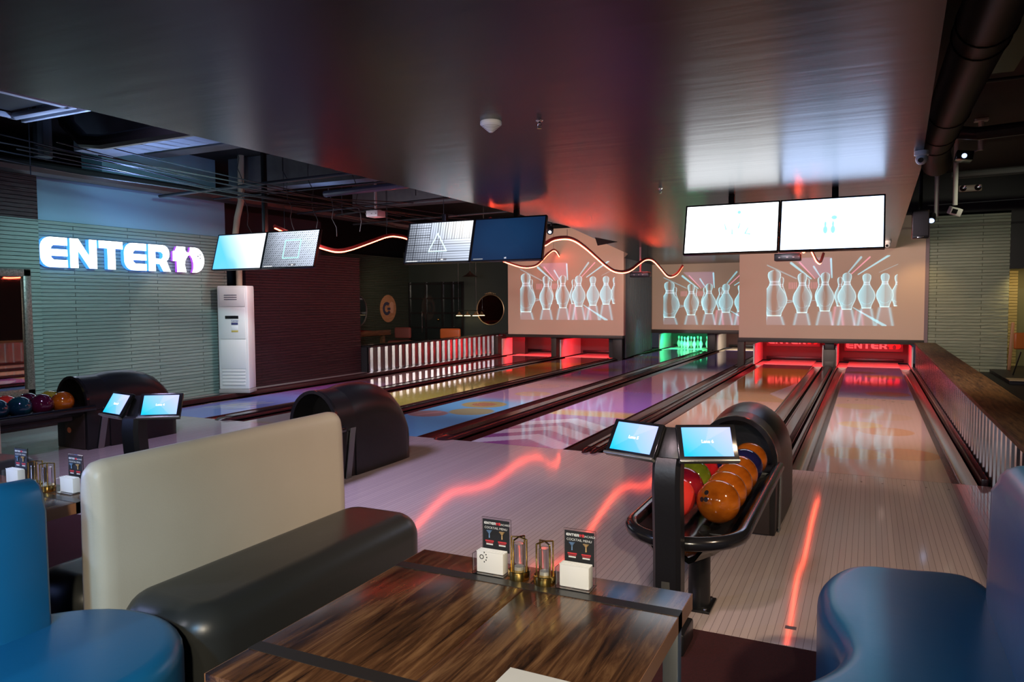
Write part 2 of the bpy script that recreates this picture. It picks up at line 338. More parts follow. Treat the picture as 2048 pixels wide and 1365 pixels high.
# painted grids: one vertex colour per grid point
class Pic:
    def __init__(s, wd, ht, nx, ny, bg=(0, 0, 0)):
        s.w, s.h, s.nx, s.ny = wd, ht, nx, ny
        s.X, s.Y = np.meshgrid(np.linspace(0, wd, nx+1), np.linspace(0, ht, ny+1)); s.C = np.ones(s.X.shape+(3,))*np.array(bg)
    def put(s, m, c, mode='over'):
        m = np.clip(m, 0, 1)[..., None]; c = np.array(c, float)
        s.C = s.C*(1-m)+c*m if mode == 'over' else s.C+c*m
    def seg(s, a, b, wd, w2=None, soft=None):
        a, b = np.array(a, float), np.array(b, float); d = b-a; t = ((s.X-a[0])*d[0]+(s.Y-a[1])*d[1])/(d@d); tc = np.clip(t, 0, 1)
        ds = np.hypot(s.X-a[0]-tc*d[0], s.Y-a[1]-tc*d[1]); ww = wd+(w2-wd)*tc if w2 is not None else wd; sf = soft or s.w/s.nx
        return np.clip((ww/2-ds)/sf+.5, 0, 1)
    def ell(s, cx, cy, rx, ry, soft=.04): return np.clip((1-np.hypot((s.X-cx)/rx, (s.Y-cy)/ry))/soft+.5, 0, 1)
    def rect(s, x0, x1, y0, y1): return ((s.X >= x0) & (s.X <= x1) & (s.Y >= y0) & (s.Y <= y1)).astype(float)
    def poly(s, pts):
        ins = np.zeros(s.X.shape, bool); n = len(pts)
        for i in range(n):
            (x1, y1), (x2, y2) = pts[i], pts[(i+1) % n]
            if y1 == y2: continue
            c = ((y1 > s.Y) != (y2 > s.Y)) & (s.X < (x2-x1)*(s.Y-y1)/(y2-y1)+x1); ins ^= c
        return ins.astype(float)
    def mesh(s, name, m, place):
        """place(X, Y) gives the x, y, z arrays of the grid points"""
        x, y, z = place(s.X, s.Y); co = np.stack([x+0*s.X, y+0*s.X, z+0*s.X], -1).reshape(-1, 3); a = s.nx+1
        i = (np.arange(s.ny)[:, None]*a+np.arange(s.nx)[None, :]).ravel(); F = np.stack([i, i+1, i+a+1, i+a], -1)
        me = bpy.data.meshes.new(name); me.vertices.add(len(co)); me.vertices.foreach_set('co', co.ravel().astype('f'))
        me.loops.add(F.size); me.loops.foreach_set('vertex_index', F.ravel().astype('i')); me.polygons.add(len(F))
        me.polygons.foreach_set('loop_start', (np.arange(len(F))*4).astype('i')); me.update(calc_edges=True)
        at = me.color_attributes.new('Col', 'FLOAT_COLOR', 'POINT'); at.data.foreach_set('color', np.concatenate([np.clip(s.C, 0, 9), np.ones(s.X.shape+(1,))], -1).ravel().astype('f'))
        me.materials.append(m); return me
def mesh_obj(name, me, parent=None, loc=(0, 0, 0), rot=(0, 0, 0), sc=(1, 1, 1)):
    o = bpy.data.objects.new(name, me); COL.objects.link(o); o.location = loc; o.rotation_euler = rot; o.scale = sc
    if parent: o.parent = parent
    return o
def S(c): return tuple((v/255/12.92 if v/255 <= .04045 else ((v/255+.055)/1.055)**2.4) for v in c)
# ================================================================== SETTING
CZ = 2.65
def sbox(name, x0, x1, y0, y1, z0, z1, m, bevel=0): return struct(MB().box(x0, x1, y0, y1, z0, z1, bevel).build(name, m))
sbox('floor', -9.75, .93, 3.44, 7.1, -.12, 0, approach_m)
sbox('floor', -14, 7, -4.5, 3.44, -.12, -.003, carpet_m)
sbox('floor', .93, 7, 3.44, 20, -.12, -.003, dark)
sbox('floor', -14, -9.75, 3.44, 22, -.12, -.003, dark)
sbox('floor', -9.75, .93, 7.1, 26, -.30, -.14, dark)
sbox('trim_1', -9.8, -9.4, 6.0, 12.8, -.1, .05, mat('ledge_laminate', (.33, .30, .28), .35))
# dropped ceiling slab over the lanes
poly = [(-4.02, -3.5), (-4.02, 10.2), (-4.22, 11.4), (-4.55, 13.4), (-5.15, 17.0), (-5.75, 18.6), (-6.1, 22.7), (-2.3, 22.7), (-2.3, 18.25), (.5, 18.25), (.46, 15.0), (.38, 7.3), (.24, 3.2), (.2, -3.5)]
struct(MB().vprism(poly, CZ, CZ+.3).build('ceiling', ceil_m))
tag(MB().vprism([(-4.32, 12.3), (-4.27, 13.42), (-4.9, 14.1), (-4.55, 12.9)][:3], CZ-.004, CZ-.0005).build('dark_notch_plate', mat('notch_black', (.004, .002, .002), .9)), 'small dark triangle in the ceiling left of the reddish pole', 'notch')  # flat black plate standing in for the darkness of an open notch
slab_m = mat('upper_slab', (.004, .004, .005), .9)
sbox('ceiling', -14, -3.9, -4.5, 22, 3.95, 4.1, slab_m)
sbox('ceiling', .2, 7, -4.5, 20, 4.2, 4.3, mat('right_ceiling', (.05, .038, .028), .7))
sbox('ceiling', -4, .2, -4.5, 22, 3.95, 4.1, slab_m)
# left side walls
sbox('wall_left', -9.95, -9.75, 5.88, 9.15, 0, 2.65, green_tile_l)
sbox('wall_left', -9.95, -9.76, 5.88, 9.15, 2.65, 3.3, bluewall)
sbox('wall_left', -10.4, -9.95, 7.1, 9.15, 3.3, 3.95, bluewall)
sbox('wall_left', -9.9, -9.5, -1.0, 5.88, 0, 2.62, green_tile_l)
sbox('wall_left', -9.9, -9.5, -1.0, 5.88, 2.62, 3.25, maroon_wall)
sbox('wall_left', -9.95, -9.78, 9.6, 12.8, 0, 2.48, maroon_wall)
sbox('wall_left', -11.0, -10.8, 8.0, 12.8, 0, 3.3, mat('navy_wall', (.02, .02, .035), .7))
sbox('wall_left', -14.1, -14, -4.5, 22, 0, 4.1, dark)
sbox('wall_left', -13.2, -13.0, 12.0, 19.5, 0, 2.9, dkgreen_tile)
sbox('wall_back', -13.2, -9.0, 19.5, 19.7, 0, 3.1, dkgreen)
sbox('wall_back', -14, -8.5, 21.9, 22.1, 0, 4.1, dark)
sbox('wall_right', 5.6, 5.8, -4.5, 20, 0, 4.2, dark)
sbox('wall_front', -14, 7, -4.7, -4.5, 0, 4.1, mat('rear_wall', (.05, .045, .045), .8))
# screen walls above the pin decks
sbox('wall_back', -9.1, -5.75, 18.6, 18.75, .63, 3.5, beige)
sbox('wall_back', -2.78, 1.08, 18.2, 18.35, .65, 3.35, beige)
sbox('wall_back', -6.1, -2.3, 22.7, 22.85, .64, CZ, beige)
# ribbed return wall between the left and middle screens
def ribs(name, p, q, z0, z1, pitch, depth, m, thick=.03, parent=None):
    p, q = Vector(p), Vector(q); L = (q-p).length; t = (q-p)/L; nrm = Vector((t.y, -t.x)); n = int(L/pitch); pr = []
    for i in range(n):
        for f, h in ((0, 0), (.2, 0), (.32, 1), (.68, 1), (.8, 0)): pr.append((i*pitch+f*pitch, h*depth))
    pr.append((L, 0)); mb = MB()
    def P(s, h, z): a = p+t*s+nrm*h; return (a.x, a.y, z)
    mb.strip([[P(s, h, z0) for s, h in pr], [P(s, h, z1) for s, h in pr]])
    mb.strip([[P(s, -thick, z1) for s, h in pr], [P(s, -thick, z0) for s, h in pr]])
    return mb.build(name, m, parent, smooth=20)
struct(ribs('wall_left', (-5.76, 18.74), (-6.1, 22.7), 0.03, CZ, .2, .02, sidecorr))
sbox('wall_left', -6.2, -5.95, 18.75, 19.6, .03, CZ, dark)
# green tiled wall on the right and the bay beyond it
sbox('wall_right', 1.15, 2.6, 18.2, 19.4, -.05, 3.3, green_tile_r)
sbox('wall_right', 1.08, 1.15, 18.17, 18.3, 0, 3.3, mat('mauve_post', (.2, .15, .17), .6))
sbox('wall_back', 2.6, 5.6, 19.4, 19.6, 0, 4.2, mat('bay_tile', (.16, .17, .1), .6))
sbox('wall_back', .5, 2.6, 18.2, 19.4, 3.35, 4.2, dark)
sbox('wall_back', 2.6, 5.6, 18.2, 18.4, 2.15, 4.2, dark)
sbox('floor', 2.3, 5.6, 15.8, 19.4, 0, .06, mat('platform', (.02, .017, .02), .5))
sbox('trim_2', 2.3, 5.6, 15.77, 16.2, .06, .075, mat('nosing', (.55, .42, .24), .5))

sbox('wall_back', 2.6, 2.9, 19.2, 19.4, .06, 2.15, bay_tile)
# ================================================================== LANES
LX = {1: (-9.12, -8.06), 2: (-7.33, -6.27), 3: (-5.73, -4.66), 4: (-3.94, -2.85), 5: (-2.25, -1.15), 6: (-.42, .65)}
YE = {1: 18.95, 2: 18.95, 3: 23.2, 4: 23.2, 5: 18.55, 6: 18.55}; FL = 7.1
def lane_art(k):
    L = YE[k]-FL; p = Pic(1.07, L, 60, int(L/.035))
    X, Y = p.X, p.Y
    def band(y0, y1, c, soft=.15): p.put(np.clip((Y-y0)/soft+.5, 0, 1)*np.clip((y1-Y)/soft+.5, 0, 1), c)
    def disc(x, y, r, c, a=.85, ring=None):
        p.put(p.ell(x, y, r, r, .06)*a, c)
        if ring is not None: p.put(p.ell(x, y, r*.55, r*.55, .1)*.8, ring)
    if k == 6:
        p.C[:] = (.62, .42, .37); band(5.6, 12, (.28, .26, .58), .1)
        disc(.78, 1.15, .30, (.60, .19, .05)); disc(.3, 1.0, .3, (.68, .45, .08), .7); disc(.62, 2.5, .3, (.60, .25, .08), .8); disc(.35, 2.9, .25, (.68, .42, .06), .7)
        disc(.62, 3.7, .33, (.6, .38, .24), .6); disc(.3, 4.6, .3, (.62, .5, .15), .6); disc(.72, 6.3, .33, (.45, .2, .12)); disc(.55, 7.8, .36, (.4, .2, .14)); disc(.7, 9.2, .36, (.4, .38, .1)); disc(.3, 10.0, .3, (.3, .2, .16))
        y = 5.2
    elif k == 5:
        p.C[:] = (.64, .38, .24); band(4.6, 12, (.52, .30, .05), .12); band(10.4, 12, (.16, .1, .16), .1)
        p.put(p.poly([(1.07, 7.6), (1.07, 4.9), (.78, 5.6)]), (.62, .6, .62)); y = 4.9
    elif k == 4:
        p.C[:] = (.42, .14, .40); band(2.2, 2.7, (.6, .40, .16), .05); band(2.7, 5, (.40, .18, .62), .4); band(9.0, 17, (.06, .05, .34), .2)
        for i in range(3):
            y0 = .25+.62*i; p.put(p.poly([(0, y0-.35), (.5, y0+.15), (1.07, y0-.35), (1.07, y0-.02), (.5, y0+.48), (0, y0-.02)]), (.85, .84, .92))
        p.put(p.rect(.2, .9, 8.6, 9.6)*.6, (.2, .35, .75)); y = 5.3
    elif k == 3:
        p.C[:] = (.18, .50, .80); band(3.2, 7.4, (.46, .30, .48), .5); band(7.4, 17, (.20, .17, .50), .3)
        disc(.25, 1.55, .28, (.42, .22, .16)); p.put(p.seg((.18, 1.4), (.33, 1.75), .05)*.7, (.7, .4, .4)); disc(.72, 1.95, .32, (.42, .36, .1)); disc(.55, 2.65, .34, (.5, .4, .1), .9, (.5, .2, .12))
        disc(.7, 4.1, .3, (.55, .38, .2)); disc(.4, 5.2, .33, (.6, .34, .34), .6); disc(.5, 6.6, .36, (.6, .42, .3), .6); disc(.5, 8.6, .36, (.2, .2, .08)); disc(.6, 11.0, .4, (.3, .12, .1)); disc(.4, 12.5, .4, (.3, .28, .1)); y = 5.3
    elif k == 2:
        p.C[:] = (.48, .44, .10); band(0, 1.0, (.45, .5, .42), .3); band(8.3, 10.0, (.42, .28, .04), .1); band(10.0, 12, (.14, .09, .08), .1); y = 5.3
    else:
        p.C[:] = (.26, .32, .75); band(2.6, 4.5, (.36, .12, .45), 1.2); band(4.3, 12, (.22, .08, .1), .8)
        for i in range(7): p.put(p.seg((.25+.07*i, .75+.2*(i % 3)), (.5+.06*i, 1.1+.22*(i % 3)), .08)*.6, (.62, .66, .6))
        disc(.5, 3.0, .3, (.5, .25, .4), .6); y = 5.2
    for i in range(7): p.put(p.ell(.16+.123*i, y+.12*(3-abs(i-3)), .016, .045), (.03, .02, .02))
    # fine board lines
    fr = (X/.027) % 1; p.C *= (1-.05*(fr < .2))[..., None]
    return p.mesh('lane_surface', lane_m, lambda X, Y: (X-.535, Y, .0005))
LLAB = {1: 'far left lane, pale blue at its start, beside the dark red wall', 2: 'olive yellow bowling lane mirroring the silver stripes, second from the left',
        3: 'bowling lane with a pale blue start and orange discs, running to the green pins', 4: 'purple bowling lane with white chevrons behind the foul line',
        5: 'amber and peach bowling lane behind the two lit lane tablets', 6: 'pinkish bowling lane with orange discs beside the right ribbed counter'}
for k, (a, b) in LX.items():
    cx = (a+b)/2; hw = (b-a)/2; L = YE[k]-FL
    t = thing('bowling_lane', LLAB[k], 'bowling lane', (cx, FL, 0), 0, 'bowling lanes')
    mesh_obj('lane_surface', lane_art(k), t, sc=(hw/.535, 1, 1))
    MB().box(-hw, hw, .005, L, -.13, 0).build('lane_bed', mat('lane_bed', (.08, .05, .04), .4), t)
    for sd in (-1, 1):
        g = .20 if (k, sd) not in ((3, -1), (2, 1)) else .19
        pr = [(hw, 0), (hw+.004, -.02)]+[(hw+.012+(g-.012)*i/10, -.02-.065*math.sin(PI*i/10)) for i in range(11)]+[(hw+g, 0), (hw+g, -.11), (hw, -.11)]
        pale = (k, sd) in ((6, 1), (6, -1), (5, 1))
        rows = [[(sd*u, y, v-.001) for u, v in pr] for y in (.01, L)]
        MB().loft(rows).build('gutter', gutter_pale if pale else gutter_m, t, smooth=40)
# dividers (capping rails) between the gutters
def divider(x0, x1, y1, nr, label, z=.035):
    t = thing('lane_divider', label, 'lane divider', ((x0+x1)/2, FL, 0), 0, 'rails between the lanes'); W = x1-x0; w_ = W/nr
    for i in range(nr):
        c = -W/2+w_*(i+.5); h = w_*.44
        sec = [(-h, -.1), (-h, .0)]+[(h*.92*math.cos(a), .0+z*math.sin(a)) for a in [PI-PI*j/8 for j in range(9)]]+[(h, 0), (h, -.1)]
        ringf = lambda y, s: [(c+u*s, y, -.1+(v+.1)*(.45+.55*s)) for u, v in sec]
        L = y1-FL
        MB().loft([ringf(-.10, .45), ringf(-.06, .8), ringf(0, 1), ringf(L, 1)]).build('rail', cap_m, t, smooth=40)
        MB().box(c-h*.5, c+h*.5, .1, L, z-.002, z+.004).build('rail_strip', black_gloss, t)
    MB().box(-W/2, W/2, .01, y1-FL, -.13, -.09).build('base', dark, t)
divider(-.68, -.62+.0, 18.14, 1, 'thin dark rail left of the pinkish right lane')
divider(-.92, -.70, 18.14, 1, 'wide ball return rail behind the right ball return')
divider(-2.64, -2.46, 22.84, 2, 'twin dark rails with rounded ends left of the lit lane tablets')
divider(-4.45, -4.15, 22.84, 1, 'dark red rail with a round black end between blue and chevron lanes')
divider(-6.06, -5.93, 22.9, 1, 'narrow dark rail between olive lane and blue disc lane')
divider(-7.86, -7.54, 18.58, 1, 'low dark rail with a bright curved end on the far left lanes')
t = tag(MB().box(-9.48, -9.33, 3.5, 18.58, -.1, .07, .01).build('edge_rail', cap_m), 'long dark red edge rail at the foot of the maroon wall', 'rail')
t = tag(MB().box(.86, .915, 7.1, 18.2, -.1, .06, .01).build('edge_rail', cap_m), 'dark edge rail at the foot of the right ribbed counter', 'rail')

# ================================================================== LOW COUNTERS
t = thing('ribbed_counter', 'right counter clad in ribbed steel with a long brown wooden top', 'counter', (1.1, 11, 0))
MB().box(-.13, .17, -7.6, 7.1, 0, .56).build('core', dark, t)
o = ribs('ribbed_cladding', (.945, 18.1), (.945, 3.4), .02, .56, .2, .022, steel); o.parent = t; o.location = (-1.1, -11, 0)
MB().box(-.20, .2, -7.7, 7.15, .56, .60, .008).build('counter_top', counter_wood, t)
t = thing('ribbed_counter', 'far left low counter clad in shining ribbed steel with a dark top', 'counter', (-9.6, 15.7, 0))
MB().box(-.30, -.04, -2.88, 3.8, 0, .58).build('core', dark, t)
o = ribs('ribbed_cladding', (-9.6, 12.83), (-9.6, 19.4), .05, .58, .27, .05, steel); o.parent = t; o.location = (9.6, -15.7, 0)
MB().box(-.34, .07, -2.88, 3.8, .58, .615, .006).build('counter_top', black_gloss, t)

# ================================================================== PIN DECKS
def pit(x0, x1, yf, yb, label, panelm, deckm, banner=0, zt=.62):
    t = thing('pin_deck', label, 'pin deck', ((x0+x1)/2, yf, 0), 0, 'pin decks'); W = (x1-x0)/2
    MB().box(-W+.22, W-.22, .30, yb-yf, -.1, .004).build('deck', deckm, t)
    MB().box(-W, -W+.22, .33, yb-yf, -.1, -.03).build('gutter_end', deckm, t); MB().box(W-.22, W, .33, yb-yf, -.1, -.03).build('gutter_end', deckm, t)
    MB().box(-W-.03, -W, .20, yb-yf, .001, .48).build('side_panel', panelm, t); MB().box(W, W+.03, .20, yb-yf, .001, .48).build('side_panel', panelm, t)
    MB().box(-W, W, yb-yf, yb-yf+.03, .0, zt).build('curtain', mat('pit_curtain', (.10, .05, .05), .7), t)
    MB().box(-W+.1, W-.1, yb-yf-.10, yb-yf-.04, .03, .10, .01).build('cushion_bar', black, t)
    MB().box(-W, W, .0, yb-yf, zt, zt+.02).build('roof', dark, t)
    if banner:
        bb = MB().box(-W+.12, W-.12, yb-yf-.22, yb-yf-.2, banner-.06, min(.60, banner+.19)).build('banner', mat('banner_red', (.16, .05, .07), .6), t)
        mb = MB(); h = .15; u = logo_word(mb, h, -.60, banner, yb-yf-.221, .003, 1.15); mb.build('lettering', mat('banner_white', (.9, .8, .75), .6), bb)
        mb = MB(); logo_ten(mb, h, u, banner, yb-yf-.221, .003, 1.15); mb.build('lettering', mat('banner_logo_red', (.85, .1, .1), .6), bb)
    return t
panel_white = mat('kickback_white', (.75, .72, .7), .45); deck_w = mat('deck_white', (.8, .75, .7), .35); deck_p = mat('deck_pale', (.7, .62, .5), .35)
pit(-8.66-.75, -8.66+.82, 18.65, 20.4, 'red lit pin deck at the far left under the left screen', panel_white, deck_w)
pit(-6.85-.76, -6.85+.76, 18.65, 20.4, 'red lit pin deck second from left, nearer the ribbed wall', panel_white, deck_w)
pit(-5.95, -4.45, 22.9, 24.6, 'green lit pin deck with standing pins', panel_white, deck_w)
pit(-4.15, -2.62, 22.9, 24.6, 'dim white pin deck right of the green one', panel_white, deck_p)
pit(-2.45, -.95, 18.25, 20.0, 'red lit pin deck with a cut off banner, left of the grey divider', panel_white, deck_w, .43)
pit(-.64, .87, 18.25, 20.0, 'red lit pin deck with the full banner, next to the right counter', panel_white, deck_w, .345)
def beam(x0, x1, y, z0, z1, label): tag(MB().box(x0, x1, y-.06, y+.1, z0, z1, .005).build('mask_beam', mat('beam_brown', (.035, .03, .026), .5)), label, 'beam', 'beams under the screens')
beam(-9.15, -5.76, 18.6, .55, .63, 'dark beam under the left bowling pin screen')
beam(-2.8, 1.08, 18.2, .55, .65, 'dark beam under the right bowling pin screen')
beam(-6.1, -2.6, 22.7, .53, .64, 'dark beam under the middle bowling pin screen')
def post(x0, x1, y0, y1, z1, label, m): tag(MB().box(x0, x1, y0, y1, -.1, z1, .005).build('divider_post', m), label, 'post', 'posts between the pin decks')
greyp = mat('post_grey', (.09, .085, .075), .5)
post(-2.8, -2.65, 18.15, 18.4, .549, 'dark post at the left end of the right screen beam', mat('post_brown', (.045, .036, .03), .6))
t = thing('divider_post', 'grey stepped post between the two right red pin decks', 'post', (-.79, 18.2, 0)); MB().box(-.13, .13, 0, 1.2, -.1, .40, .01).build('housing', greyp, t); MB().box(-.1, .1, .05, 1.2, .4, .56, .01).build('duct', mat('post_dark', (.03, .03, .03), .5), t); MB().box(-.10, .10, -.03, .0, .0, .14, .008).build('front_cover', greyp, t)
post(-7.80, -7.65, 18.6, 20.3, .56, 'dark post between the two left red pin decks', mat('post_brown', (.045, .036, .03), .6))
post(-9.53, -9.43, 18.6, 19.4, .56, 'dark post at the left end of the left screen beam', mat('post_brown', (.045, .036, .03), .6))
post(-6.05, -5.8, 18.62, 18.74, .6, 'black post at the right end of the left screen beam', mat('post_black', (.02, .02, .02), .5))
post(-4.42, -4.18, 22.85, 24.5, .56, 'dark post beside the green lit pins', mat('post_black', (.02, .02, .02), .5))
tag(MB().box(-5.8, -4.75, 22.95, 22.99, .535, .56, .005).build('pin_light', mat('pin_light_tube', (.9, .95, 1), .4, emis=(.6, .85, 1), es=1.0)), 'thin white light strip above the green lit pins', 'light strip')
# bowling pins
pin_prof = [(0, 0), (.026, 0), (.0285, .012), (.036, .05), (.0495, .085), (.0585, .115), (.0605, .125), (.056, .16), (.045, .195), (.031, .225), (.0245, .25), (.0228, .265), (.0245, .29), (.030, .32), (.0323, .343), (.030, .362), (.020, .376), (0, .381)]
t0 = thing('bowling_pin', 'x', 'bowling pin', (0, 0, 0), 0, 'white pins standing under green light')
MB().lathe(pin_prof, n=20).build('pin_body', mat('pin_white', (.85, .84, .82), .25), t0, smooth=60)
for zz in (.236, .268): MB().lathe([(.0245+.003*(zz < .25), zz), (.0265+.0028*(zz < .25), zz+.004), (.0262+.001*(zz < .25), zz+.011), (.0235, zz+.015)], n=20).build('neck_band', mat('pin_red', (.7, .03, .04), .35), t0)
pc = (-5.12, 23.32); s = .305; spots = [(0, 0), (-1, 1), (1, 1), (-2, 2), (0, 2), (2, 2), (-3, 3), (-1, 3), (1, 3), (3, 3)]
names = ['nearest pin at the front of the rack of green lit pins', 'left pin of the second row, green lit', 'right pin of the second row, green lit', 'left pin of the third row, green lit', 'middle pin of the third row, green lit', 'right pin of the third row, green lit',
         'leftmost pin of the green lit rack, back row', 'back row pin left of centre, green lit', 'back row pin right of centre, green lit', 'rightmost pin standing slightly apart, green lit']
for i, ((u, v), nm) in enumerate(zip(spots, names)):
    L_ = (pc[0]+u*s/2, pc[1]+v*s*.866, .005)
    if i == 0: t0.location = L_; t0['label'] = nm
    else: copy_tree(t0, None, L_, nm)
c = copy_tree(t0, None, (-2.93, 23.5, .005), 'lone pin half hidden by the right screen edge'); c['group'] = 'white pins standing under green light'; del c['group']
# ================================================================== PROJECTED PICTURES
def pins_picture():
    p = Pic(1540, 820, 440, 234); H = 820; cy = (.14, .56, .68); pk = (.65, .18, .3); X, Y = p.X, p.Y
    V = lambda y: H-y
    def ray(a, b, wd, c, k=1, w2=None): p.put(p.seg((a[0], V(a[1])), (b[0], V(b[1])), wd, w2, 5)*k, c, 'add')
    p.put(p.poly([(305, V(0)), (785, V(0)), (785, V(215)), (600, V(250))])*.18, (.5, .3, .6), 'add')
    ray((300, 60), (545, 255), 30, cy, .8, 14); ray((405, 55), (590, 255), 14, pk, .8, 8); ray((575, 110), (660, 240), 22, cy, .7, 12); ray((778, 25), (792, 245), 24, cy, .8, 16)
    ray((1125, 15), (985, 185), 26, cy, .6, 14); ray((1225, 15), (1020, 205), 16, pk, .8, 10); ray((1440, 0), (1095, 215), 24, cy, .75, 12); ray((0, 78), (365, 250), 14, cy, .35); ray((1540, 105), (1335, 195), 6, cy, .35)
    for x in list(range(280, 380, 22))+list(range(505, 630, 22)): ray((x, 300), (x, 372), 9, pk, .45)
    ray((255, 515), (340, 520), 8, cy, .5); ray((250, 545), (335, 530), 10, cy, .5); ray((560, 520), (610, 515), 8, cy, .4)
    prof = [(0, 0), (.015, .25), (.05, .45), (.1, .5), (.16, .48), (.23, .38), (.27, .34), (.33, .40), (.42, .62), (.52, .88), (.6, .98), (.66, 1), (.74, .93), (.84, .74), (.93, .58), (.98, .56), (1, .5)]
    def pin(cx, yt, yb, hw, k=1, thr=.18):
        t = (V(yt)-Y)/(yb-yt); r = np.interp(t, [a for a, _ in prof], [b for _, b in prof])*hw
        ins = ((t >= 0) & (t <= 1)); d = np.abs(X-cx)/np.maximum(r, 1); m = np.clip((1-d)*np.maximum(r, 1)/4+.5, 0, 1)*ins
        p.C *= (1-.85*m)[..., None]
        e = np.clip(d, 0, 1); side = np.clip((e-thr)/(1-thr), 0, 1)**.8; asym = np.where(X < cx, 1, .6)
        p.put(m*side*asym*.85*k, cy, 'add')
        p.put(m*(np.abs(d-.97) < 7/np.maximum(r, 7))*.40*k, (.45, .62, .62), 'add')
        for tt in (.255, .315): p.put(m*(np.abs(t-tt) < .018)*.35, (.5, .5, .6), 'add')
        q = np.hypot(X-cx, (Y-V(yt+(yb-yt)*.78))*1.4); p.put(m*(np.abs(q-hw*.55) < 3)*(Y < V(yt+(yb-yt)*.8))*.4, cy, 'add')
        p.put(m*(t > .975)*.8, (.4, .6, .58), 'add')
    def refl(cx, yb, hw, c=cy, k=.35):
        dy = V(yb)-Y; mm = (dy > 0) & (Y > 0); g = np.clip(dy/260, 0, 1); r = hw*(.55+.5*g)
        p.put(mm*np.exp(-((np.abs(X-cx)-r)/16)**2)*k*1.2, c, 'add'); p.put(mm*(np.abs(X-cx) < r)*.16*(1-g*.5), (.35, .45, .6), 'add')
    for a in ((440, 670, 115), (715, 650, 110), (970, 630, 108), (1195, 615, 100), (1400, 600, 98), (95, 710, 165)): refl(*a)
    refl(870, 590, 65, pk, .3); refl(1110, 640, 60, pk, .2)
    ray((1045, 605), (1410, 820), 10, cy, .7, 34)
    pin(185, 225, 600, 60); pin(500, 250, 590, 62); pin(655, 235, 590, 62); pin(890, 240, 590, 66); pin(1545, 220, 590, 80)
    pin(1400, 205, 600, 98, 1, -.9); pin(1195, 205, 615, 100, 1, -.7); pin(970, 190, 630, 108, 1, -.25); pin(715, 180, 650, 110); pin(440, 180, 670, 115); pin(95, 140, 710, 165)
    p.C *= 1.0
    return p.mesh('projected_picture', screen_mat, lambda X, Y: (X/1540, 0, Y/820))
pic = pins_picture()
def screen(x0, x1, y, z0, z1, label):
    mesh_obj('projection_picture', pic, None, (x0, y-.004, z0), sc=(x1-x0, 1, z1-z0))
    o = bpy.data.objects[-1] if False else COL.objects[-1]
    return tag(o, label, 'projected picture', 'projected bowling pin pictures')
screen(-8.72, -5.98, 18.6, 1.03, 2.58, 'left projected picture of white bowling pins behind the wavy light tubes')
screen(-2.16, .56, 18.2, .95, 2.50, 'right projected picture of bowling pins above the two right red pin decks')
screen(-5.74, -2.74, 22.7, .79, 2.40, 'middle projected picture of bowling pins above the green lit pins')

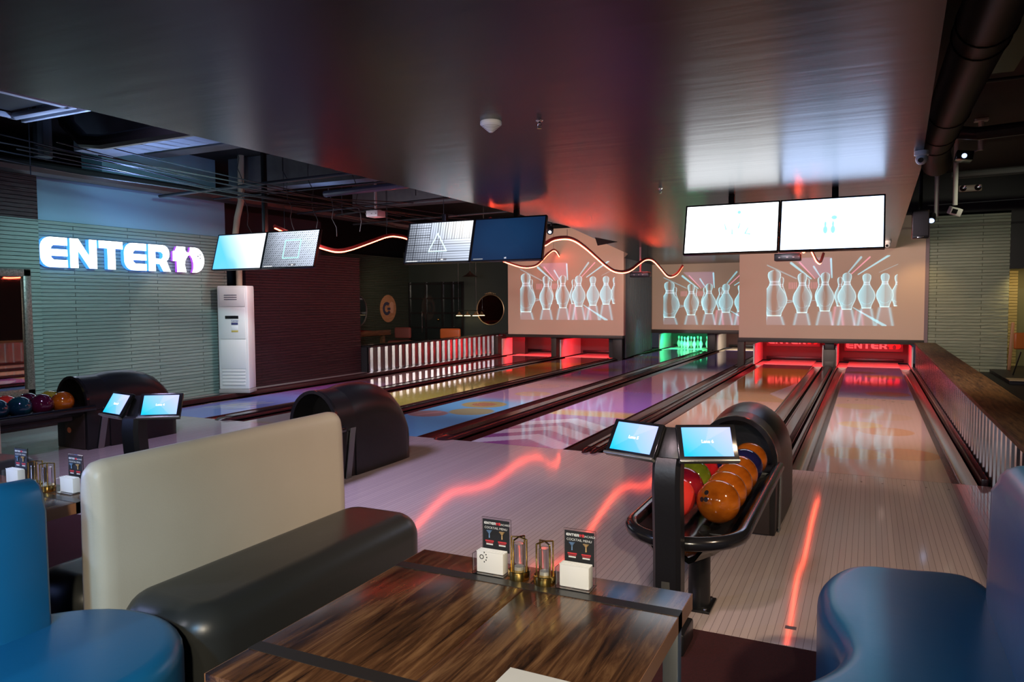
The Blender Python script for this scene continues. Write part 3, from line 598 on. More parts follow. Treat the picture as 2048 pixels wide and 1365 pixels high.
# ================================================================== TELEVISIONS
tvw, tvh = .945, .545
def tv_screen(kind):
    p = Pic(tvw-.03, tvh-.03, 190, 108); X, Y = p.X, p.Y; W, H = p.w, p.h
    if kind == 'gradient':
        f = np.clip(X/W*1.3+Y/H*.5-.45, 0, 1)[..., None]; p.C[:] = (1-f)*np.array((.1, .5, 1.0))*1.2+f*np.array((1.3, 1.25, 1.35))
        p.put(p.ell(W*.3, -.05, .2, .2, .4)*.6, (.15, .6, 1.1)); p.C *= 1.05
    elif kind in ('square', 'triangle'):
        cx, cy = (.34, .5) if kind == 'square' else (.42, .45)
        n = 26; gx = (X/W*n) % 1; gy = (Y/H*n*.62) % 1
        if kind == 'triangle': dark_ = ((gx < .22) & (X/W > .35) & (Y/H > .55)) | ((gy < .2) & ~((X/W > .35) & (Y/H > .6))) | ((gx < .15) & (X/W < .6))
        else: dark_ = ((gx+gy) % 1 < .34) & ((gy < .6))
        b = .22+.72*np.clip((X/W)*.6+(Y/H)*.55-.15, 0, 1); shade = np.clip((.25-X/W)*3, 0, .8); b = b*(1-shade)+.12*shade
        k = np.clip(1.25-X/W*.45, .6, 1)*.95
        b = np.where(dark_, b*(1-k), b); p.C = b[..., None]*np.array((.82, .92, 1.12))*1.25
        if kind == 'triangle': p.put(np.clip((X/W-.45)*2, 0, 1)*np.clip((Y/H-.35)*2, 0, 1)*.6, (1.3, 1.2, 1.05))
        L = [(.38, .25), (.38, .75), (.68, .75), (.68, .25)] if kind == 'square' else [(.36, .27), (.47, .72), (.64, .27)]
        for a, b_ in zip(L, L[1:]+L[:1]): p.put(p.seg((a[0]*W, a[1]*H), (b_[0]*W, b_[1]*H), .012), (.5, 1.3, 1.2) if kind == 'square' else (.95, 1.5, 1.6))
        p.put(p.rect(.52*W, .66*W, .03*H, .085*H)*.9, (.12, .12, .14)); p.put(p.rect(.57*W, .61*W, .045*H, .07*H), (1, 1, 1)); p.put(p.rect(.03*W, .2*W, .025*H, .04*H)*.8, (1, 1, 1))
    elif kind == 'off':
        p.C[:] = (.004, .014, .045); p.put(p.ell(W*.45, H*.55, .45, .3, .9), (.006, .028, .08)); p.put(p.rect(.03*W, .17*W, .02*H, .04*H)*.6, (.5, .5, .5))
    else:
        p.C[:] = (2.4, 2.5, 2.6) if kind == 'pins_a' else (1.9, 2.4, 3.5); c = (.35, .8, .95)
        if kind == 'pins_a':
            p.put(p.ell(.585*W, .83*H, .019, .019, .3), c)
            for a, b_ in (((.43, .60), (.45, .48)), ((.515, .5), (.52, .38)), ((.6, .6), (.585, .5)), ((.69, .5), (.66, .38)), ((.66, .38), (.71, .36))): p.put(p.seg((a[0]*W, a[1]*H), (b_[0]*W, b_[1]*H), .010, .016), c)
        else:
            p.put(p.ell(.53*W, .62*H, .027, .022, .3), c)
            for cx in (.445, .52): p.put(p.ell(cx*W, .38*H, .021, .04, .2), c); p.put(p.ell(cx*W, .49*H, .010, .032, .3), c)
            p.put(p.rect(.4*W, .59*W, .1*H, .13*H)*.5, (1.2, 1.2, 1.3))
    return p.mesh('screen', mat('lit_screen', (.01, .01, .012), .12, vcol='e', es=1.0), lambda X, Y: (X-W/2, -.001, Y-H/2))
def television(cx, kind, label, logo=False):
    t = thing('television', label, 'television', (cx, 7.87, 2.285), 0, 'televisions hung in pairs'); t.rotation_euler = (math.radians(-16), 0, 0)
    f = MB().box(-tvw/2, tvw/2, .0, .045, -tvh/2, tvh/2, .006).build('housing', black, t)
    mb = MB()
    for a in ((-tvw/2, tvw/2, -tvh/2, -tvh/2+.015), (-tvw/2, tvw/2, tvh/2-.015, tvh/2), (-tvw/2, -tvw/2+.014, -tvh/2, tvh/2), (tvw/2-.014, tvw/2, -tvh/2, tvh/2)): mb.box(a[0], a[1], -.006, .003, a[2], a[3])
    mb.build('bezel', black_gloss, t)
    mesh_obj('screen', tv_screen(kind), t)
    MB().box(-.2, .2, .045, .09, -.15, .15, .01).build('back_mount', black_metal, t)
    if logo: text('LG', .022, mat('logo_white', (.9, .9, .9), .4, emis=(1, 1, 1), es=.8), t, (0, -.007, -tvh/2+.028), name='logo')
    return t
television(-8.13, 'gradient', 'far left television showing a white and sky blue gradient')
television(-7.18, 'square', 'left pair television showing grey blocks with a cyan square outline')
television(-4.80, 'triangle', 'television showing a block lattice with a pale triangle outline')
television(-3.85, 'off', 'switched off dark blue television beside the triangle screen', True)
television(-1.295, 'pins_a', 'bright white television with tumbling pale blue pins, left of the right pair')
television(-.345, 'pins_b', 'bright white television with two small blue pins, far right')
for cx, lb in ((-7.65, 'black ceiling rack holding the left pair of televisions'), (-4.33, 'black ceiling rack holding the middle pair of televisions'), (-.82, 'black ceiling rack holding the right pair of televisions')):
    t = thing('television_mount', lb, 'mount', (cx, 8.03, 2.285), 0, 'racks behind the televisions')
    zt = 1.66 if cx < -5 else CZ-2.285
    MB().box(-.8, .8, -.02, .02, .05, .09, .004).build('crossbar', black_metal, t)
    for sx in ((-.18,) if cx < -5 else (-.5, .5)): MB().box(sx-.03, sx+.03, .02, .08, -.1, zt-.001, .004).build('drop_post', black_metal, t)

# ================================================================== WAVY LED TUBES
tube_red = mat('tube_casing', (.22, .015, .012), .4)
glow = mat('led_glow', (1, .2, .1), .4, emis=(1, .075, .032), es=34.0)
def led(x, pts, label, wires):
    t = thing('led_light_tube', label, 'light tube', (x, pts[0][0], pts[0][1]), 0, 'wavy red light tubes along the lanes')
    P = [Vector((0, a-pts[0][0], b-pts[0][1])) for a, b in pts]; Q = []
    for i in range(len(P)-1):
        p0, p1, p2, p3 = P[max(i-1, 0)], P[i], P[i+1], P[min(i+2, len(P)-1)]
        for k in range(6):
            u = k/6; Q.append(.5*((2*p1)+(-p0+p2)*u+(2*p0-5*p1+4*p2-p3)*u*u+(-p0+3*p1-3*p2+p3)*u**3))
    Q.append(P[-1])
    MB().tube(Q, .026, 8).build('casing', tube_red, t); MB().tube([q+Vector((.004, 0, -.030)) for q in Q], .009, 8).build('glowing_strip', glow, t)
    for w_ in wires:
        i = min(range(len(Q)), key=lambda j: abs(Q[j].y+pts[0][0]-w_)); q = Q[i]; zt = (CZ if x > -5 else 3.95)-pts[0][1]
        MB().cyl((q.x, q.y, q.z+.02), (q.x, q.y, zt), .003, n=6).build('hanging_wire', black_metal, t)
led(-7.56, [(7.98, 2.627), (8.24, 2.565), (8.76, 2.441), (9.05, 2.389), (9.34, 2.368), (9.67, 2.42), (10.19, 2.565), (10.67, 2.7), (10.98, 2.731), (11.4, 2.69), (12.22, 2.451), (12.85, 2.358), (13.57, 2.472), (14.4, 2.555), (15.13, 2.493), (15.57, 2.441), (16.16, 2.389), (16.68, 2.4), (17.2, 2.493), (17.82, 2.783), (18.29, 2.907), (18.65, 2.741)], 'far left wavy red light tube passing behind two pairs of televisions', (8.2, 10.7, 14.2, 18.2))
led(-4.2, [(8.1, 2.56), (8.6, 2.38), (9.2, 2.28), (9.75, 2.36), (10.1, 2.46), (10.6, 2.52), (11.0, 2.51), (11.46, 2.43), (12.0, 2.30), (12.5, 2.18), (13.0, 2.10), (13.6, 2.10), (14.1, 2.17), (14.6, 2.30), (15.1, 2.41), (15.66, 2.42), (16.3, 2.28), (16.9, 2.13), (17.4, 2.12), (17.95, 2.21), (18.5, 2.41)], 'wavy red light tube swinging in front of the left and middle screens', (9.0, 10.7, 15.3, 18.4))
led(-.8, [(8.6, 2.42), (9.0, 2.5), (9.6, 2.42), (10.0, 2.26), (10.6, 2.2), (11.4, 2.32), (12.0, 2.30), (12.7, 2.24), (13.3, 2.2), (14.2, 2.2), (14.8, 2.28), (15.4, 2.42)], 'short wavy red light tube hanging behind the bright right televisions', (9.0, 11.6, 15.2))

# ================================================================== ENTER SIGN
t = thing('illuminated_sign', 'glowing white sign lettering ending in a pin and ball on the green tiled wall', 'sign', (-9.75, 5.99, 2.035), PI/2)
sf = mat('sign_face', (1, 1, 1), .4, emis=(.92, .95, 1.0), es=3.2); sr = mat('sign_side_blue', (.05, .25, .8), .4, emis=(.05, .3, 1.0), es=1.1); sp = mat('sign_side_purple', (.4, .1, .6), .4, emis=(.5, .08, .8), es=.6)
h = .395; mb = MB(); u = logo_word(mb, h, 0, 0, -.085, .01, .955); mb.build('letter_faces', sf, t, smooth=0)
mb = MB(); logo_word(mb, h, 0, 0, -.012, .073, .955); mb.build('letter_sides', sr, t, smooth=0)
mb = MB(); u += .035; u2_ = logo_ten(mb, h, u, 0, -.085, .01, .92); mb.build('ten_face', sf, t, smooth=0); mb = MB(); logo_ten(mb, h, u, 0, -.04, .045, .92); mb.build('ten_sides', sp, t, smooth=0)
mb = MB()
for a, b in ((1.28, .66), (1.4, .72), (1.4, .58)): mb.cyl((u+a*h*.92, -.1, b*h), (u+a*h*.92, -.094, b*h), .012, n=12)
mb.build('finger_holes', mat('hole_grey', (.2, .25, .3), .5), t)
SIGN_W = u2_

# ================================================================== AIR CONDITIONER
t = thing('air_conditioner', 'tall white floor standing air conditioner with a pinkish side', 'air conditioner', (-9.42, 9.02, .0705), math.radians(24))
acw = mat('ac_white', (.74, .73, .70), .3)
MB().box(-.25, .25, -.15, .15, .06, 1.76, .02, 3).build('cabinet', acw, t); MB().box(-.255, .255, -.155, .155, 0, .06, .004).build('base', mat('ac_grey', (.35, .33, .31), .5), t)
MB().box(-.21, .21, -.162, -.148, 1.42, 1.72, .006).build('outlet_panel', acw, t); MB().box(-.21, .21, -.162, -.148, .89, 1.40, .006).build('control_panel', acw, t); MB().box(-.21, .21, -.160, -.148, .40, .88, .006).build('lower_panel', acw, t)
MB().box(-.12, .10, -.166, -.160, 1.22, 1.27, .002).build('display', black_gloss, t); MB().box(-.02, .09, -.165, -.160, 1.12, 1.16, .001).build('label_sticker', mat('sticker_navy', (.05, .05, .15), .5), t); MB().box(-.02, .09, -.165, -.160, 1.0, 1.03, .001).build('label_sticker', mat('sticker_yellow', (.5, .4, .1), .5), t)
MB().box(-.02, .09, -.1645, -.160, 1.04, 1.11, .001).build('label_sticker', mat('sticker_white', (.8, .8, .8), .5), t)
o = text('Carrier', .04, mat('logo_blue', (.08, .1, .3), .5), t, (.04, -.165, 1.175), name='logo')
for i in range(3): MB().box(-.13, .08, -.166, -.161, 1.60-.035*i, 1.612-.035*i).build('notice_line', mat('ink', (.05, .05, .08), .6), t)
for i in range(5): MB().box(-.19, .19, -.162, -.150, .13+.055*i, .166+.055*i, .004).build('intake_louvre', acw, t)
t2 = tag(MB().tube([(-9.52, 9.2, 1.81), (-9.56, 9.24, 2.1), (-9.6, 9.2, 2.6), (-9.36, 9.04, 2.95), (-9.27, 9.04, 3.2), (-9.25, 9.04, 3.949)], .05, 12).build('insulated_pipe', mat('foam_wrap', (.42, .34, .24), .7, bump=((30, 30, 30), .4))), 'tan wrapped pipe rising from the white air conditioner', 'pipe')

# ================================================================== FRAMED MIRROR on the left wall
t = thing('wall_mirror', 'large mirror in a patterned silver brown frame at the left edge', 'mirror', (-9.5, 5.0, 1.19), PI/2)
fm = mat('mirror_frame', (.30, .25, .22), .35, .4, noise=((60, 60, 60), (.12, .10, .09), .2)); mirror = mat('mirror_glass', (.75, .75, .75), .02, 1)
fw_, hh = .10, .80; x0, x1 = -1.4, .74
for a in ((x0, x1, hh-fw_, hh), (x0, x1, -hh, -hh+fw_), (x1-fw_, x1, -hh, hh), (x0, x0+fw_, -hh, hh)): MB().box(a[0], a[1], -.045, -.001, a[2], a[3], .012).build('frame_rail', fm, t)
MB().box(x0+fw_-.01, x1-fw_+.01, -.012, -.002, -hh+fw_-.01, hh-fw_+.01).build('glass', mirror, t)

# ================================================================== BACK LEFT ROOM
t = thing('round_wall_sign', 'round wooden wall sign with a large dark letter G on the dark tiles', 'sign', (-13.0, 18.35, 1.35), PI/2)
MB().lathe([(0, 0), (.40, 0), (.41, .02), (0, .02)], axis=Matrix.Rotation(PI/2, 4, 'X'), n=40).build('board', mat('sign_wood', (.62, .35, .2), .5, noise=((3, 3, 20), (.4, .2, .1), .3)), t)
mb = MB(); mb.xprism([(-.08+.2*math.cos(math.radians(a)), .2*math.sin(math.radians(a))) for a in range(50, 331, 14)]+[(-.08+.11*math.cos(math.radians(a)), .11*math.sin(math.radians(a))) for a in range(330, 49, -14)], -.03, -.02); mb.box(-.05, .1, -.03, -.02, -.04, .03); mb.build('letter', mat('sign_ink', (.05, .06, .12), .6), t)
mb = MB(); mb.xprism(rrect(.1, .26, -.14, .2, .07), -.028, -.02); mb.build('letter', mat('sign_rose', (.7, .42, .3), .6), t)
t = thing('round_mirror', 'round thin framed mirror with a crest on the dark back wall', 'mirror', (-10.12, 19.5, 1.3))
MB().lathe([(0, .0), (.44, 0), (.44, .01), (0, .01)], axis=Matrix.Rotation(PI/2, 4, 'X'), n=40).build('glass', mirror, t)
MB().tube([(.45*math.cos(a*PI/20), -.02, .45*math.sin(a*PI/20)) for a in range(40)], .014, 8, closed=True).build('ring', mat('old_gold', (.5, .38, .22), .35, .8), t)
mb = MB()
for i in range(-3, 4): mb.sphere((.055*i, -.02, .47+.03*(3-abs(i))/3), .03-.004*abs(i), 10)
mb.build('crest', MATS['old_gold'], t)
t = thing('round_mirror', 'round mirror half hidden by the end of the maroon wall', 'mirror', (-13.0, 16.85, 1.3), PI/2)
MB().lathe([(0, .0), (.44, 0), (.44, .01), (0, .01)], axis=Matrix.Rotation(PI/2, 4, 'X'), n=40).build('glass', mirror, t); MB().tube([(.45*math.cos(a*PI/20), -.02, .45*math.sin(a*PI/20)) for a in range(40)], .012, 8, closed=True).build('ring', mat('ring_grey', (.2, .2, .22), .4, .6), t)
t = thing('panelled_door', 'black glazed door with grid bars in the dark back room', 'door', (-12.0, 19.48, 0)); t['kind'] = 'structure'
t.name = 'door_1'
for x in (-.95, -.35, .25, .6, .95): MB().box(x-.03, x+.03, -.05, 0, 0, 2.15).build('stile', black_gloss, t)
for z in (.3, .75, 1.2, 1.65, 2.1): MB().box(-.95, .95, -.045, 0, z-.025, z+.025).build('rail', black_gloss, t)
MB().box(-.95, .95, -.015, 0, 0, 2.15).build('panes', mat('dark_glass', (.012, .018, .018), .08), t); MB().cyl((-.45, -.1, .6), (-.45, -.1, 1.25), .012).build('pull_handle', chrome, t); MB().sphere((.12, -.08, 1.0), .04, 12).build('knob', brass, t)
def chairback(x, y, w, h, z, m, label):
    t = thing('lounge_chair', label, 'chair', (x, y, 0), .2, 'chairs behind the left counter')
    MB().box(-w/2, w/2, .1, .2, z-.3, z, .05, 4).build('backrest', m, t); MB().box(-w/2, w/2, -.35, .2, z-.5, z-.34, .04, 3).build('seat', m, t)
    for a in (-1, 1):
        for b in (-.3, .14): MB().cyl((a*(w/2-.05), b, 0), (a*(w/2-.06), b, z-.5), .014, n=8).build('leg', black_metal, t)
chairback(-11.35, 16.6, .48, .3, .86, mat('brown_fabric', (.22, .07, .05), .7), 'brown padded chair seen over the left counter')
chairback(-10.45, 17.6, .6, .3, .80, mat('orange_leather', (.5, .13, .03), .4), 'orange round backed chair seen over the left counter')
t = thing('pendant_lamp', 'unlit pendant lamp hanging in front of the dark back wall', 'lamp', (-10.2, 18.4, 2.25))
MB().lathe([(.02, .16), (.04, .12), (.16, .02), (.24, 0), (.22, .005), (.03, .1)]).build('shade', mat('shade_bronze', (.09, .06, .05), .35, .6), t); MB().cyl((0, 0, .16), (0, 0, 1.7), .006, n=8).build('cord', black_metal, t)

t = thing('billiard_lamp', 'three small lit lampshades in a row before the round mirror', 'lamp', (-10.80, 19.3, 1.12))
MB().cyl((-.36, 0, .16), (.36, 0, .16), .008, n=8).build('bar', black_metal, t)
for x in (-.28, 0, .28): b_ = MB().lathe([(.015, .12), (.03, .09), (.08, .01), (.09, 0), (.08, .004), (.02, .085)], (x, 0, 0)).build('shade', mat('shade_brass', (.3, .2, .1), .4, .6), t); MB().lathe([(0, .02), (.085, .014), (.085, .008), (0, .004)], (x, 0, 0)).build('glow_disc', mat('warm_bulb', (1, .8, .5), .5, emis=(1, .72, .4), es=3), b_); MB().lathe([(.07, -.004), (.095, -.004), (.095, .006), (.08, .012)], (x, 0, 0)).build('lit_rim', MATS['warm_bulb'], b_)
for x in (-.3, .3): MB().cyl((x, 0, .16), (x, 0, 2.829), .004, n=6).build('cord', black_metal, t)
t = thing('billiard_table', 'red felted billiard table seen in the round mirror', 'table', (-11.9, 14.6, 0))
MB().box(-.7, .7, -1.2, 1.2, .72, .80, .01).build('bed', mat('felt_red', (.75, .06, .04), .9), t); MB().box(-.76, -.7, -1.26, 1.26, .70, .83, .01).build('cushion_rail', counter_wood, t); MB().box(.7, .76, -1.26, 1.26, .70, .83, .01).build('cushion_rail', counter_wood, t)
for a in (-.6, .6):
    for b in (-1.1, 1.1): MB().box(a-.05, a+.05, b-.05, b+.05, 0, .72, .005).build('leg', counter_wood, t)
# ================================================================== BALL RETURNS
ball_n = 0
def ball(loc, m, label, r=.108, holes=None):
    t = thing('bowling_ball', label, 'bowling ball', loc, 0, 'bowling balls on the racks')
    MB().sphere((0, 0, 0), r, 40).build('shell', m, t, smooth=60)
    mb = MB(); d0 = Vector(holes or (-.62, -.62, .15)).normalized(); a = d0.orthogonal().normalized(); b = d0.cross(a)
    for u, v in ((.13, .02), (-.02, .13), (-.16, -.08)):
        d = (d0+a*u*1.3+b*v*1.3).normalized(); mb.cyl(d*(r-.012), d*(r+.0006), .0125, n=14)
    mb.build('finger_holes', mat('hole_dark', (.01, .006, .004), .6), t)
    return t
def ball_return(cx, label):
    t = thing('ball_return', label, 'ball return', (cx, 0, 0), 0, 'ball return machines')
    # hood: arch sections along y
    def sec(y, hw, zt, zb=.0):
        sh = min(.30, zt*.55); pts = [(-hw, zb), (-hw*1.0, zt-sh)]+[(-hw*math.cos(a), zt-sh+sh*math.sin(a)) for a in [PI*i/16 for i in range(1, 16)]]+[(hw, zt-sh), (hw, zb)]
        return [(u, y, v) for u, v in pts]
    R = [sec(y, hw, zt, .0) for y, hw, zt in ((5.28, .262, .775), (5.4, .265, .795), (5.55, .268, .80), (5.7, .27, .79), (5.85, .27, .755), (5.97, .27, .70), (6.06, .268, .62), (6.12, .262, .52), (6.13, .25, .46))]
    MB().loft(R).build('hood', black, t, smooth=50)
    def shell(y0, y1, hw, zt, th, zb):
        def s2(y, k): return sec(y, hw-k*th, zt-k*th, zb)
        o_, i_ = s2(y0, 0), s2(y0, 1); o2, i2 = s2(y1, 0), s2(y1, 1); mb = MB()
        mb.strip([o_, o2]); mb.strip([i2, i_]); mb.strip([i_, o_]); return mb
    shell(5.04, 5.29, .262, .775, .022, .42).build('hood_lip', black, t, smooth=50); shell(5.02, 5.05, .266, .78, .028, .42).build('rim_trim', black_gloss, t, smooth=50)
    MB().box(-.255, .255, 5.02, 5.30, 0, .42, .012).build('front_cabinet', black, t)
    MB().box(-.1, .22, 5.005, 5.02, .01, .40, .004).build('front_door', mat('cabinet_brown', (.03, .02, .018), .5), t)
    for s in (-1, 1): MB().yprism([(5.12, .0), (5.19, .0), (5.27, .44), (5.20, .44)], s*.264, s*.272).build('side_strut', grey_metal, t)
    MB().lathe([(0, 0), (.03, 0), (.03, .004), (0, .004)], (-.02, 5.002, .2), axis=Matrix.Rotation(PI/2, 4, 'X')).build('emblem', mat('emblem_orange', (.5, .16, .08), .4), t)
    # rack
    yb, yf, hw = 5.1, 3.44, .225
    def zr(y): return .445
    path = [(hw, y) for y in np.linspace(yb, yf+.12, 9)]+[(hw*math.cos(a), yf+.12-.26*math.sin(a)) for a in [PI*i/16 for i in range(1, 16)]]+[(-hw, y) for y in np.linspace(yf+.12, yb, 9)]
    MB().tube([(x*1.18, y, zr(y)) for x, y in path], .034, 14).build('bumper_rail', black_gloss, t)
    tray = MB(); rows = []
    for y in np.linspace(yf-.10, yb+.15, 16):
        k = hw+.02 if y > yf+.1 else hw*math.sqrt(max(.05, 1-((yf+.12-y)/.26)**2)); rows.append([(x*k/.24, y, zr(y)-.03+dz) for x, dz in ((-.24, .02), (-.17, -.03), (-.115, -.045), (-.06, -.03), (0, .0), (.06, -.03), (.115, -.045), (.17, -.03), (.24, .02))])
    tray.strip(rows); tray.strip([[(a, b, c-.03) for a, b, c in r_] for r_ in rows][::-1]).build('tray', black_gloss, t, smooth=60)
    MB().cyl((.03, 3.72, .0), (.03, 3.72, .40), .055).build('support_tube', black_metal, t); MB().box(-.10, .10, 3.62, 3.82, 0, .012, .003).build('foot_plate', black_metal, t)
    mb = MB()
    for a in (-.075, .075):
        for b in (3.64, 3.80): mb.cyl((a, b, .012), (a, b, .02), .009, n=8)
    mb.build('bolts', steel, t)
    MB().box(-.06, .2, 3.7, 4.9, .33, .385, .01).build('underframe', black_metal, t)
    return t
tR = ball_return(-.78, 'right black ball return with two rows of amber and red balls')
ball_return(-4.365, 'middle black ball return hood behind the cream booth back')
ball_return(-7.67, 'left black ball return in front of the sign wall')
def rowballs(cx, x, ys, mats_, labs, z0=.53):
    for y, m, lb in zip(ys, mats_, labs): ball((cx+x, y, z0), m, lb, holes=(-.5, -.75, .35))
rowballs(-.78, .112, [3.77+.2175*i for i in range(6)], [amber, amber, amber, amber, navyball, amber], ['amber ball at the front end of the right row, finger holes showing', 'second amber ball from the front, right row', 'third amber ball from the front, right row', 'fourth amber ball, just before the dark navy one', 'dark navy ball behind the four amber balls', 'amber ball deep inside the right hood'])
rowballs(-.78, -.112, [3.77+.2175*i for i in range(6)], [redball, darkredball, greenball, crimson, navyball, amber], ['bright coral red ball at the front of the left row, behind the post', 'dark red ball second in the left row', 'olive green ball between two red ones', 'crimson ball behind the olive green one', 'black navy ball at the back of the left row', 'amber ball at the very back of the left row'])
rowballs(-7.67, .112, [3.77+.2175*i for i in range(6)], [tealball, purpleball, tealball, tealball, purpleball, amber], ['teal ball at the front of the left machine rack', 'plum ball second on the left machine rack', 'dark teal ball in the middle of the left rack', 'dark blue green ball just right of the cream booth edge', 'dark plum ball beside the orange one on the left rack', 'orange ball next to the left black hood'])
rowballs(-7.67, -.112, [3.77+.2175*i for i in range(6)], [navyball, redball, navyball, redball, purpleball, olivegold], ['navy ball in the back row of the left rack, hidden end', 'red ball in the back row of the left rack, second', 'navy ball in the back row of the left rack, third', 'red ball peeking over the dark blue green ball', 'plum ball in the back row, behind the dark plum one', 'olive gold ball peeking over the orange one'])

# ================================================================== LANE TABLETS
def tablet_pic():
    p = Pic(.215, .135, 60, 40); f = np.clip(p.X/.215*.8+p.Y/.135*.45-.1, 0, 1)[..., None]
    p.C = (1-f)*np.array((.01, .50, 1.0))+f*np.array((.45, .50, 1.0)); p.put(p.poly([(.0, 0), (.1, .07), (.17, 0)])*.35, (.0, .42, 1.0)); p.put(p.poly([(.215, .135), (.1, .07), (.12, .135)])*.25, (.6, .6, 1))
    p.C *= 1.25
    return p.mesh('display', mat('tablet_screen', (.01, .01, .012), .15, vcol='e', es=1.0), lambda X, Y: (X-.1075, -.0015, Y-.0675))
tp = tablet_pic(); txm = mat('tablet_text', (1, 1, 1), .4, emis=(1, 1, 1), es=1.6)
def terminal(cx, y, texts, label, rz=0, h=.93):
    t = thing('lane_tablet_stand', label, 'tablet stand', (cx, y, 0), rz, 'tablet stands beside the ball returns')
    sec = [(-.062, -.03), (-.045, -.055), (.045, -.055), (.062, -.03), (.062, .045), (-.062, .045)]
    prof = [(0, 0), (.1, 0), (.45, -.005), (.62, -.02), (.74, -.03), (.82, -.02), (h-.07, .0)]
    MB().loft([[(u, v+dy, z) for u, v in sec] for z, dy in prof]).build('post', black, t, smooth=30)
    MB().box(-.02, .02, -.058, -.052, .12, .60, .002).build('front_strip', mat('strip_olive', (.10, .10, .085), .3, .4), t)
    MB().box(-.09, .09, -.09, .11, 0, .10, .012).build('foot_box', black_metal, t)
    MB().box(-.05, .05, -.01, .03, h-.10, h+.055, .005, rot=Euler((math.radians(-28), 0, 0))).build('centre_plate', black, t)
    for sx, ry, tx in ((-1, -18, texts[0]), (1, 25, texts[1])):
        e = bpy.data.objects.new('tablet', None); COL.objects.link(e)
        R_ = Euler((math.radians(-32), 0, math.radians(ry)), 'XYZ')
        b = MB().box(-.13, .13, .0, .022, -.082, .082, .004).build('tablet', black_gloss, t); bpy.data.objects.remove(e)
        b.location = (sx*.160, (.03 if sx > 0 else -.005), h); b.rotation_euler = R_
        mesh_obj('display', tp, b)
        MB().box(-.13, .13, -.012, .022, -.094, -.082, .003).build('lower_lip', mat('lip_grey', (.25, .25, .23), .3, .6), b)
        if tx: text(tx, .020, txm, b, (0, -.003, -.006), name='lettering', bold=.0002, depth=.0005)
    return t
terminal(-.785, 3.22, ('Lane 5', 'Lane 6'), 'tablet stand with the two blue screens of lanes five and six, by the wooden table')
terminal(-4.23, 3.2, ('Lane 3', 'Lane 4'), 'left tablet stand with two blue screens, seen over the cream booth back', math.radians(8), .90)
# ================================================================== FURNITURE
def soft_prism(poly, z0, z1, r, n=4):
    """vertical prism with a rounded upper edge; poly counter-clockwise"""
    P = [Vector(p) for p in poly]; N = len(P); nr = []
    for i in range(N):
        t = (P[(i+1) % N]-P[i-1]).normalized(); nr.append(Vector((t.y, -t.x)))
    rings = [[(p.x, p.y, z0) for p in P]]
    for k in range(n+1):
        a = PI/2*k/n; ins = r*(1-math.cos(a)); z = z1-r+r*math.sin(a); rings.append([((p-q*ins).x, (p-q*ins).y, z) for p, q in zip(P, nr)])
    return MB().loft(rings)
# cream booth: one back shared by two seats
t = thing('booth_bench', 'large cream backed booth bench with black seat in the centre left', 'bench', (-2.66, 2.5175, 0), 0, 'cream backed booth benches')
def bench_parts(t, L=.6875):
    rings = []
    for y, k in ((-L, .0), (-L-.0, .0),):
        pass
    sec = [(-.075, .0), (-.075, .5), (-.065, .86)]+[(-.058*math.cos(a), .895+.055*math.sin(a)) for a in [PI*i/10 for i in range(11)]]+[(.065, .86), (.075, .5), (.075, 0)]
    for y, sc, dz in ((-L-.045, .45, -.05), (-L-.035, .75, -.025), (-L-.01, .95, -.006), (-L+.03, 1, 0), (0, 1, 0), (L-.03, 1, 0), (L+.01, .95, -.006), (L+.035, .75, -.025), (L+.045, .45, -.05)):
        rings.append([(u*sc, y, v+dz*(v/.95)) for u, v in sec])
    MB().loft(rings).build('backrest', cream, t, smooth=50)
    for s in (1, -1):
        x0, x1 = (.078, .585) if s > 0 else (-.50, -.078)
        poly = rrect(x0, x1, -L-.04, L+.06, .15, 8)
        soft_prism(poly, .06, .45, .11, 7).build('seat', darkleather, t, smooth=50)
        MB().vprism(rrect(x0+.03, x1-.03, -L+.03, L, .08, 6), 0, .06).build('plinth', dark, t)
bench_parts(t)
t = thing('booth_bench', 'cream backed booth bench at the far left edge with a dark seat', 'bench', (-5.95, 2.58, 0), 0, 'cream backed booth benches'); bench_parts(t)
# wooden table with dark inlays
def table(x, y, label, ins=.02, lsy=.295):
    t = thing('wooden_table', label, 'table', (x, y, 0), 0, 'rustic wooden tables'); hx, hy = .43, .44
    MB().box(-hx, -.0015, -hy, hy, .705, .75, .002).build('tabletop', wood_top, t); MB().box(.0015, hx, -hy, hy, .705, .75, .002).build('tabletop', wood_top, t)
    for a, b in ((.275, .315), (-.315, -.275)): MB().box(-hx-.001, hx+.001, a, b, .7035, .7512).build('inlay_band', strip_m, t)
    MB().box(-hx-.001, -hx+.003, -hy, hy, .706, .749).build('edge_band', wood_edge, t); MB().box(hx-.003, hx+.001, -hy, hy, .706, .749).build('edge_band', wood_edge, t)
    for sy in (lsy, -lsy):
        for sx in (-1, 1): MB().box(sx*(hx-ins)-.02, sx*(hx-ins)+.02, sy-.02, sy+.02, 0, .7035, .003).build('leg', grey_metal, t)
        MB().box(-hx+ins+.02, hx-ins-.02, sy-.02, sy+.02, .66, .7035, .003).build('crossbar', grey_metal, t); MB().box(-hx+ins+.02, hx-ins-.02, sy-.02, sy+.02, 0, .04, .003).build('floor_bar', grey_metal, t)
    return t
table(-.85, 1.55, 'rustic brown wooden table in the foreground with dark inlay bands')
table(-3.29, 1.60, 'glossy wooden table at the left, partly behind the blue backrest', .31, .18)
